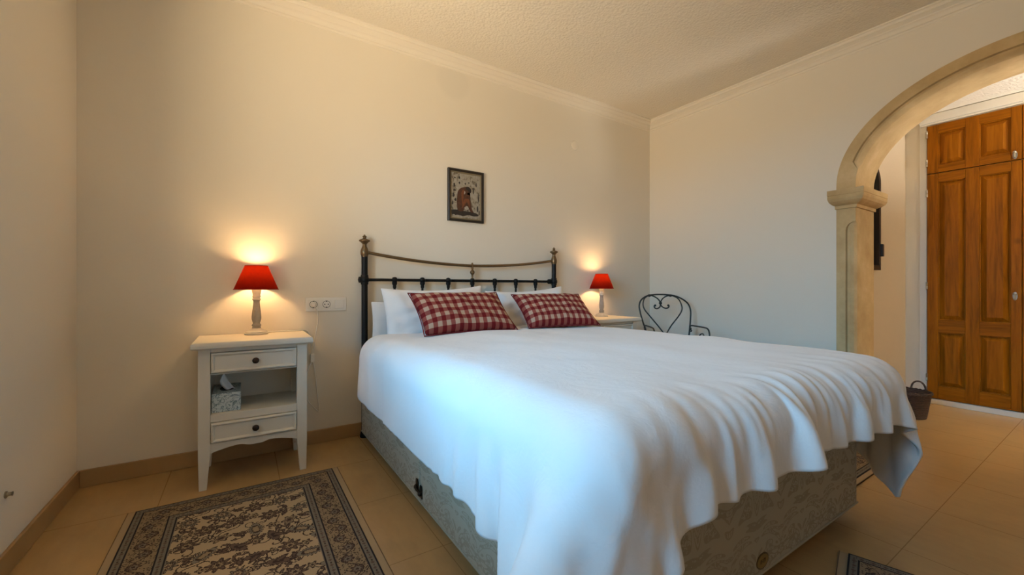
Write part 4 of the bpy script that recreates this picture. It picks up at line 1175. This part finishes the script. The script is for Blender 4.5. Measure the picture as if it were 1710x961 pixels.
# ------------------------------------------------------------------ iron chair
def build_chair():
    t = thing('iron_armchair', 'dark wrought-iron armchair with a heart-shaped back in the far corner', 'chair', (3.045, 2.245, 0), math.atan2(-0.55, 0.83))
    # local: x along the back, +y to the wall, z up; faces -y
    k = 0.000648
    Z = lambda y: 0.862 - (y - 97) * k
    X = lambda x: (x - 898) * 0.000655
    bl = lambda z: max(0.0, (z - 0.45)) * 0.16           # the back reclines
    V3 = lambda p: (X(p[0]), bl(Z(p[1])), Z(p[1]))
    bm = bmesh.new()
    pts = [(-0.175, 0.055, 0.0), (-0.172, 0.02, 0.25), (-0.168, 0.0, 0.44)] + [V3(p) for p in ((640, 590), (605, 470), (575, 340), (567, 240), (600, 165), (680, 115), (770, 100), (850, 97), (930, 100), (1050, 118),
           (1150, 165), (1215, 225), (1240, 310), (1232, 420), (1212, 560))] + [(0.185, 0.0, 0.44), (0.19, 0.02, 0.25), (0.195, 0.055, 0.0)]
    tube(bm, catmull(pts, 6), 0.0068, 10); put('back_frame', bm, M['chair_iron'], t, shade=True)
    bm = bmesh.new()
    for pp in ([(890, 640), (800, 515), (690, 375), (635, 300), (616, 230), (640, 150), (705, 112), (770, 125), (825, 165), (846, 215), (838, 262), (800, 286), (768, 275), (764, 250), (776, 244)],
               [(890, 640), (970, 515), (1070, 395), (1122, 315), (1128, 250), (1095, 165), (1040, 125), (985, 112), (920, 125), (870, 165), (850, 215), (862, 255), (905, 280), (945, 275), (960, 252), (950, 243)]):
        tube(bm, catmull([V3(p) for p in pp], 7), 0.0055, 9)
        sphere(bm, V3(pp[-1]), 0.010, 10)
    put('heart_scroll', bm, M['chair_iron'], t, shade=True)
    for p in ((705, 112), (985, 112), (848, 214)):
        bm = bmesh.new(); c = V3(p); lathe(bm, [(0.0001, -0.012), (0.009, -0.011), (0.012, 0), (0.009, 0.011), (0.0001, 0.012)], c, 10, axis='x')
        put('collar', bm, M['chair_iron'], t, shade=True)
    # seat ring and mesh slats
    bm = bmesh.new()
    ring = [(0.215 * math.cos(a) * (1 + 0.06 * abs(math.sin(2 * a))), -0.19 + 0.20 * math.sin(a) * (1 + 0.06 * abs(math.sin(2 * a))), 0.44) for a in [2 * PI * q / 40 for q in range(40)]]
    tube(bm, ring, 0.0068, 9, closed=True)
    for q in range(-6, 7):
        x = q * 0.031; h = 0.20 * math.sqrt(max(0.02, 1 - (x / 0.218) ** 2)) * 1.02
        tube(bm, [(x, -0.19 - h, 0.440), (x, -0.19 + h, 0.440)], 0.003, 6)
    put('seat', bm, M['chair_iron'], t, shade=True)
    for s in (-1, 1):
        bm = bmesh.new()
        tube(bm, catmull([(s * 0.17, -0.37, 0.44), (s * 0.178, -0.385, 0.25), (s * 0.185, -0.41, 0.0)], 6), 0.0068, 10)
        put('leg', bm, M['chair_iron'], t, shade=True)
        xb = s * 0.192
        bm = bmesh.new()
        # arm: small volute behind, straight top, rounded front down to the seat
        pts = [(xb + s * 0.002, -0.028, 0.562), (xb + s * 0.004, -0.040, 0.566), (xb, -0.044, 0.578), (xb, -0.030, 0.588), (xb, -0.012, 0.580), (xb, -0.006, 0.566)]
        vol = [(-0.034, 0.566), (-0.042, 0.572), (-0.038, 0.580), (-0.024, 0.578), (-0.018, 0.566), (-0.026, 0.552), (-0.042, 0.550), (-0.056, 0.560)]
        run = [(-0.012, 0.572), (-0.022, 0.592), (-0.05, 0.601), (-0.14, 0.603), (-0.26, 0.603), (-0.305, 0.596), (-0.328, 0.570), (-0.335, 0.52), (-0.33, 0.44)]
        tube(bm, catmull([(xb + s * 0.02 * min(1, -y / 0.3), y, z) for y, z in run], 7), 0.0062, 9)
        tube(bm, catmull([(xb, y, z) for y, z in vol], 6), 0.005, 8)
        lp = [(-0.12, 0.44), (-0.15, 0.50), (-0.19, 0.540), (-0.235, 0.552), (-0.265, 0.525), (-0.255, 0.495), (-0.225, 0.492)]
        tube(bm, catmull([(xb + s * 0.012, y, z) for y, z in lp], 6), 0.005, 8)
        sphere(bm, (xb, -0.034, 0.566), 0.008, 10)
        put('arm', bm, M['chair_iron'], t, shade=True)
# ------------------------------------------------------------------ rugs
def weave(nx, ny, w, h, seed):
    """Oriental pattern as an (ny, nx, 3) colour array; x over w metres, y over h metres."""
    CREAM = np.array([0.46, 0.34, 0.205]); DARK = np.array([0.050, 0.033, 0.028]); GREY = np.array([0.205, 0.175, 0.135])
    MID = np.array([0.13, 0.085, 0.065]); TAN = np.array([0.31, 0.225, 0.135]); BLACK = np.array([0.022, 0.020, 0.024])
    xs = (np.arange(nx) + 0.5) / nx * w; ys = (np.arange(ny) + 0.5) / ny * h
    Xg, Yg = np.meshgrid(xs, ys)
    im = np.zeros((ny, nx, 3)); im[:] = CREAM
    rng = np.random.default_rng(seed)
    px = w / nx
    def win(x0, x1, y0, y1):
        i0 = max(0, int(x0 / w * nx)); i1 = min(nx, int(x1 / w * nx) + 1)
        j0 = max(0, int(y0 / h * ny)); j1 = min(ny, int(y1 / h * ny) + 1)
        return slice(j0, j1), slice(i0, i1)
    def paint(s, mask, col):
        sub = im[s]; sub[mask] = col
    def stroke(pts, r, col):
        for (xa, ya), (xb, yb) in zip(pts, pts[1:]):
            s = win(min(xa, xb) - r, max(xa, xb) + r, min(ya, yb) - r, max(ya, yb) + r)
            X, Y = Xg[s], Yg[s]
            if X.size == 0: continue
            dx, dy = xb - xa, yb - ya; q = dx * dx + dy * dy + 1e-12
            t = np.clip(((X - xa) * dx + (Y - ya) * dy) / q, 0, 1)
            paint(s, (X - xa - t * dx) ** 2 + (Y - ya - t * dy) ** 2 < r * r, col)
    def rosette(cx, cy, r, n, a0, cols, ecc=1.0, ea=0.0):
        s = win(cx - r * 1.4, cx + r * 1.4, cy - r * 1.4, cy + r * 1.4)
        X, Y = Xg[s] - cx, Yg[s] - cy
        ca, sa = math.cos(ea), math.sin(ea)
        X, Y = X * ca + Y * sa, (-X * sa + Y * ca) * ecc
        R = np.sqrt(X * X + Y * Y); A = np.arctan2(Y, X) + a0
        lobe = 0.80 + 0.20 * np.cos(n * A)
        for f, c in cols: paint(s, R < r * f * lobe, c)
    def leaf(cx, cy, ln, wd, a, cols):
        s = win(cx - ln, cx + ln, cy - ln, cy + ln)
        X, Y = Xg[s] - cx, Yg[s] - cy
        U = (X * math.cos(a) + Y * math.sin(a)) / ln; Vv = (-X * math.sin(a) + Y * math.cos(a)) / wd
        q = np.abs(Vv) / np.maximum(1e-3, (1 - np.clip(np.abs(U), 0, 1) ** 1.6))
        ser = 1 + 0.18 * np.sin(U * 26)
        for f, c in cols: paint(s, (np.abs(U) < f) & (q < f * ser), c)
    def spiral(cx, cy, r, a, turn, sgn):
        pts = []
        for k in range(26):
            t = k / 25
            rr = r * (1 - 0.86 * t); an = a + sgn * turn * t
            pts.append((cx + rr * math.cos(an), cy + rr * math.sin(an)))
        return pts
    m = w / 2
    # field of scrolling vines with palmettes, rosettes and leaves
    fx0, fx1, fy0, fy1 = BORD, w - BORD, BORD, h - BORD
    pitch = (fx1 - fx0) / 4.3
    r2 = np.random.default_rng(seed + 1)
    motifs = []
    for j in range(-1, int((fy1 - fy0) / (pitch * 0.87)) + 2):
        for i in range(-1, 6):
            cx = fx0 + (i + (0.5 if j % 2 else 0.0)) * pitch + r2.uniform(-0.010, 0.010)
            cy = fy0 + (j + 0.4) * pitch * 0.87 + r2.uniform(-0.010, 0.010)
            sg = 1 if (i + j) % 2 else -1
            a = r2.uniform(0, 6.28)
            ox, oy = 0.056 * math.cos(a), 0.056 * math.sin(a)
            sp = spiral(cx + ox, cy + oy, 0.036, a + PI, 5.6, sg)
            stroke(sp, 0.0022, DARK)
            stroke(spiral(cx - ox * 0.95, cy - oy * 0.95, 0.028, a, 5.0, -sg), 0.0021, DARK)
            # stem on to the next flower
            b = r2.choice([0.0, PI / 3, -PI / 3])
            stroke([(cx + pitch * t * math.cos(b) - 0.02 * math.sin(b) * math.sin(t * 6.28), cy + pitch * t * math.sin(b) + 0.02 * math.cos(b) * math.sin(t * 6.28)) for t in np.linspace(0, 1, 16)], 0.0022, DARK)
            for q in range(4):
                xq, yq = sp[4 + 5 * q]
                an = a + q * 1.5 + sg
                leaf(xq + 0.008 * math.cos(an), yq + 0.008 * math.sin(an), 0.015, 0.0062, an, [(1, DARK), (0.45, MID)])
            motifs.append((cx, cy, int(r2.integers(0, 5)), r2.uniform(0, 6.28), sg))
            mx, my = cx + pitch * 0.5, cy + r2.uniform(-0.012, 0.012)
            motifs.append((mx, my, 10 + int(r2.integers(0, 4)), r2.uniform(0, 6.28), sg))
    for cx, cy, kind, a, sg in sorted(motifs, key=lambda q: -q[2]):
        if kind == 0:
            rosette(cx, cy, 0.037, 8, a, [(1.22, CREAM), (1.1, DARK), (0.86, MID), (0.62, DARK), (0.46, TAN), (0.24, DARK)])
        elif kind == 1:
            leaf(cx, cy, 0.052, 0.026, a, [(1.12, CREAM), (1.0, DARK), (0.82, GREY), (0.55, DARK), (0.36, TAN)])
        elif kind == 2:
            rosette(cx, cy, 0.034, 6, a, [(1.22, CREAM), (1.12, DARK), (0.85, TAN), (0.58, MID), (0.3, DARK)], 1.35, a)
        elif kind == 3:
            rosette(cx, cy, 0.038, 11, a, [(1.2, CREAM), (1.1, DARK), (0.9, GREY), (0.70, DARK), (0.44, CREAM), (0.26, MID)], 1.25, a * 0.7)
        elif kind == 4:
            leaf(cx, cy, 0.048, 0.021, a, [(1.12, CREAM), (1.0, DARK), (0.70, MID), (0.35, DARK)])
            leaf(cx + 0.016 * math.cos(a + 1.2), cy + 0.016 * math.sin(a + 1.2), 0.030, 0.012, a + 0.9, [(1.0, DARK), (0.5, MID)])
        elif kind in (10, 11):
            rosette(cx, cy, 0.018, 5, a, [(1.2, CREAM), (1.1, DARK), (0.7, TAN), (0.35, DARK)])
        else:
            leaf(cx, cy, 0.028, 0.0115, a, [(1.15, CREAM), (1.0, DARK), (0.5, MID)])
            leaf(cx + 0.013 * math.cos(a + 1.4), cy + 0.013 * math.sin(a + 1.4), 0.021, 0.009, a + 1.1, [(1.0, DARK), (0.5, MID)])
    # border, measured from the edge
    d = np.minimum(np.minimum(Xg, w - Xg), np.minimum(Yg, h - Yg))
    along = np.where(np.minimum(Xg, w - Xg) < np.minimum(Yg, h - Yg), Yg, Xg)
    b = d < BORD
    im[b] = GREY * 0.98
    main = (d > 0.030) & (d < BORD - 0.032)
    im[main] = TAN * 0.92
    # meander and palmettes of the main border
    cb = 0.5 * (0.030 + BORD - 0.032); hwid = 0.5 * (BORD - 0.062)
    ph = along / 0.135 * 2 * PI
    wob = d - cb - hwid * 0.62 * np.sin(ph)
    im[main & (np.abs(wob) < 0.0028)] = DARK
    wob2 = d - cb + hwid * 0.55 * np.sin(ph * 2 + 0.7)
    im[main & (np.abs(wob2) < 0.0020)] = DARK
    fa = (along / 0.0675) % 1.0 - 0.5; ia = np.floor(along / 0.0675).astype(int) % 2
    fd = (d - cb) + np.where(ia == 0, -1, 1) * hwid * 0.18
    R = np.sqrt((fa * 0.0675) ** 2 + (fd * 1.05) ** 2); A = np.arctan2(fd, fa * 0.0675)
    for f, c in ((1.15, DARK), (0.85, MID), (0.6, GREY), (0.32, DARK)):
        im[main & (R < 0.0215 * f * (0.82 + 0.18 * np.cos(7 * A)))] = c
    n1 = np.sin(along * 310 + 3 * np.sin(d * 190)) * np.sin(d * 330 + 2.2 * np.sin(along * 140))
    im[main & (n1 > 0.45) & (R > 0.026)] = DARK
    # guard stripes with little bars
    for g0, g1 in ((0.006, 0.027), (BORD - 0.029, BORD - 0.006)):
        gm = (d > g0) & (d < g1); gc = 0.5 * (g0 + g1)
        f2 = (along / 0.030) % 1.0 - 0.5
        im[gm & (np.abs(f2) < 0.22) & (np.abs(d - gc) < 0.0045 + 0.002 * np.cos(f2 * 20))] = MID
        im[gm & (np.abs(np.abs(f2) - 0.42) < 0.05) & (np.abs(d - gc) < 0.003)] = DARK
    for c0, c1 in ((0.0, 0.006), (0.027, 0.030), (BORD - 0.034, BORD - 0.029), (BORD - 0.006, BORD - 0.001)):
        im[(d >= c0) & (d < c1)] = BLACK
    return im

BORD = 0.150
def build_rugs():
    def rug(w, h, label, loc, rz, seed, strips, h2=None):
        h = h2 or h
        cell = 0.0026
        nx, ny = int(w / cell), int(h / cell)
        im = weave(nx, ny, w, h, seed)
        t = thing('patterned_rug', label, 'rug', loc, rz, 'patterned bedside rugs')
        me = bpy.data.meshes.new('pile')
        gx, gy = np.meshgrid(np.linspace(-w / 2, w / 2, nx + 1), np.linspace(-h / 2, h / 2, ny + 1))
        nv = (nx + 1) * (ny + 1)
        co = np.stack([gx, gy, np.full_like(gx, 0.008)], -1).reshape(-1, 3)
        idx = np.arange(nv).reshape(ny + 1, nx + 1)
        q = np.stack([idx[:-1, :-1], idx[:-1, 1:], idx[1:, 1:], idx[1:, :-1]], -1).reshape(-1, 4)
        # rim down to the floor
        loop = np.concatenate([idx[0, :], idx[1:, -1], idx[-1, -2::-1], idx[-2:0:-1, 0]])
        low = co[loop].copy(); low[:, 2] = 0.001
        li = np.arange(len(loop)) + nv
        rim = np.stack([loop, li, np.roll(li, -1), np.roll(loop, -1)], -1)
        co = np.concatenate([co, low]); faces = np.concatenate([q, rim])
        me.vertices.add(len(co)); me.vertices.foreach_set('co', co.ravel())
        me.loops.add(faces.size); me.loops.foreach_set('vertex_index', faces.ravel())
        me.polygons.add(len(faces)); me.polygons.foreach_set('loop_start', np.arange(0, faces.size, 4))
        me.polygons.foreach_set('loop_total', np.full(len(faces), 4))
        me.update(calc_edges=True)
        at = me.color_attributes.new('weave', 'FLOAT_COLOR', 'CORNER')
        col = np.ones((len(faces), 4, 4)); col[:len(q), :, :3] = im.reshape(-1, 1, 3); col[len(q):, :, :3] = 0.03
        at.data.foreach_set('color', col.astype(np.float32).ravel())
        me.materials.append(M['rug'])
        o = bpy.data.objects.new('pile', me); COL.objects.link(o); o.parent = t
        for sx0, sx1, sy0, sy1, line in strips:
            bm = bmesh.new(); box(bm, sx0, sx1, sy0, sy1, 0.001, 0.005)
            f = put('edging', bm, M['fringe'], t)
            bm = bmesh.new(); a, b, c, d = line; box(bm, a, b, c, d, 0.001, 0.0062)
            put('stitching', bm, M['fringe_line'], f)
    w, h = 0.744, 1.22
    def ew(s):          # strip along a long side
        x = s * w / 2; a, b = sorted((x, x + s * 0.026)); l0, l1 = sorted((x + s * 0.0235, x + s * 0.026))
        return (a, b, -h / 2, h / 2 + 0.006, (l0, l1, -h / 2, h / 2 + 0.006))
    def ns(s, e=0.026, h=1.22):
        y = s * h / 2; a, b = sorted((y, y + s * e)); l0, l1 = sorted((y + s * (e - 0.003), y + s * e))
        return (-w / 2, w / 2, a, b, (-w / 2, w / 2, l0, l1))
    rug(w, h, 'cream and charcoal floral rug on the floor in front of the left bedside table', (0.007, 2.250 - h / 2, 0), 0, 3, [ew(-1), ew(1)])
    rug(w, h, 'cream and charcoal floral rug on the far side of the bed, mostly hidden', (2.575, 0.758 + 0.48, 0), R_(0.0), 5, [ns(-1, h=0.96)], 0.96)
    rug(w, h, 'cream and charcoal floral rug at the foot of the bed, only its corner in view', (1.552, -0.128, 0), R_(15.5), 8, [ns(1)])
# ------------------------------------------------------------------ light and camera
def build_light():
    def area(name, loc, rot, sx, sy, power, col, spread=180):
        l = bpy.data.lights.new(name, 'AREA'); l.shape = 'RECTANGLE'; l.size = sx; l.size_y = sy
        l.energy = power; l.color = col; l.spread = R_(spread)
        o = bpy.data.objects.new(name, l); COL.objects.link(o); o.location = loc; o.rotation_euler = rot
        return o
    # sky seen through the bedroom window
    a, b, s, h = WIN
    o = area('daylight_bedroom', (XL - 0.95, (a + b) / 2 - 0.1, 1.75), (0, 0, 0), 2.0, 1.5, SKY_P, SKY_C)
    d = Vector((1.0, 0.05, -0.12)); o.rotation_euler = d.to_track_quat('-Z', 'Y').to_euler()
    # bright band of sky low over the horizon
    o = area('horizon_sky', (XL - 3.6, 0.2, 2.65), (0, 0, 0), 4.2, 1.5, HOR_P, SKY_C)
    d = Vector((1.0, 0.12, -0.3)); o.rotation_euler = d.to_track_quat('-Z', 'Y').to_euler()
    # added fill behind the viewer, lifting surfaces that face the camera
    o = area('front_fill_light', (1.0, YF - 0.7, 1.55), (0, 0, 0), 2.2, 1.5, FRONT_FILL_P, (1.0, 0.84, 0.62))
    o.rotation_euler = Vector((0.0, 1.0, -0.1)).to_track_quat('-Z', 'Z').to_euler()
    # sunlit terrace below the bedroom window, throwing warm light up to the ceiling
    o = area('terrace_bounce', (XL - 1.25, -0.15, 0.45), (0, 0, 0), 2.6, 1.5, TER_P, TER_C)
    d = Vector((1.0, 0.50, 0.55)); o.rotation_euler = d.to_track_quat('-Z', 'Y').to_euler()
    # sunlit yard outside the hall window, throwing light up to the hall ceiling
    o = area('yard_bounce', (4.15, HS - 0.62, 0.80), (0, 0, 0), 1.2, 0.9, HALL_P, HALL_C)
    d = Vector((0.0, 1.0, 1.0)); o.rotation_euler = d.to_track_quat('-Z', 'Z').to_euler()
    w = bpy.data.worlds.new('sky'); SC.world = w; w.use_nodes = True
    bg = w.node_tree.nodes['Background']; bg.inputs[0].default_value = (0.55, 0.75, 1.0, 1); bg.inputs[1].default_value = 0.6

def build_camera():
    cam = bpy.data.cameras.new('camera'); cam.sensor_fit = 'HORIZONTAL'; cam.sensor_width = 36
    cam.lens = 690.0 / 1710 * 36; cam.clip_start = 0.02
    o = bpy.data.objects.new('camera', cam); COL.objects.link(o)
    o.location = (0, 0, 0.923); o.rotation_euler = (R_(90), 0, R_(-33.1))
    SC.camera = o

WIN = (0.15, 1.60, 0.85, 2.10)
BULB = 135.0
FRONT_FILL_P = 12.0
TER_P, TER_C = 385.0, (1.0, 0.77, 0.47)
SKY_P, SKY_C = 14.0, (0.16, 0.57, 1.0)
HOR_P = 470.0
HALL_P, HALL_C = 600.0, (1.0, 0.97, 0.90)

build_materials()
build_room()
build_archway()
build_wardrobe()
build_hall_bits()
build_bed()
build_headboard()
build_duvet()
build_pillows()
ns_ = build_nightstand()
build_lamps()
build_socket_plates()
build_tissue_box(ns_)
build_picture()
build_chair()
build_rugs()
build_light()
build_camera()

vs = SC.view_settings
vs.view_transform = 'Standard'; vs.look = 'None'; vs.exposure = 0.35; vs.gamma = 1.0; vs.use_curve_mapping = False
SC.display_settings.display_device = 'sRGB'
SC.cycles.use_denoising = True
SC.cycles.max_bounces = 12; SC.cycles.diffuse_bounces = 6
SC.cycles.sample_clamp_indirect = 6.0
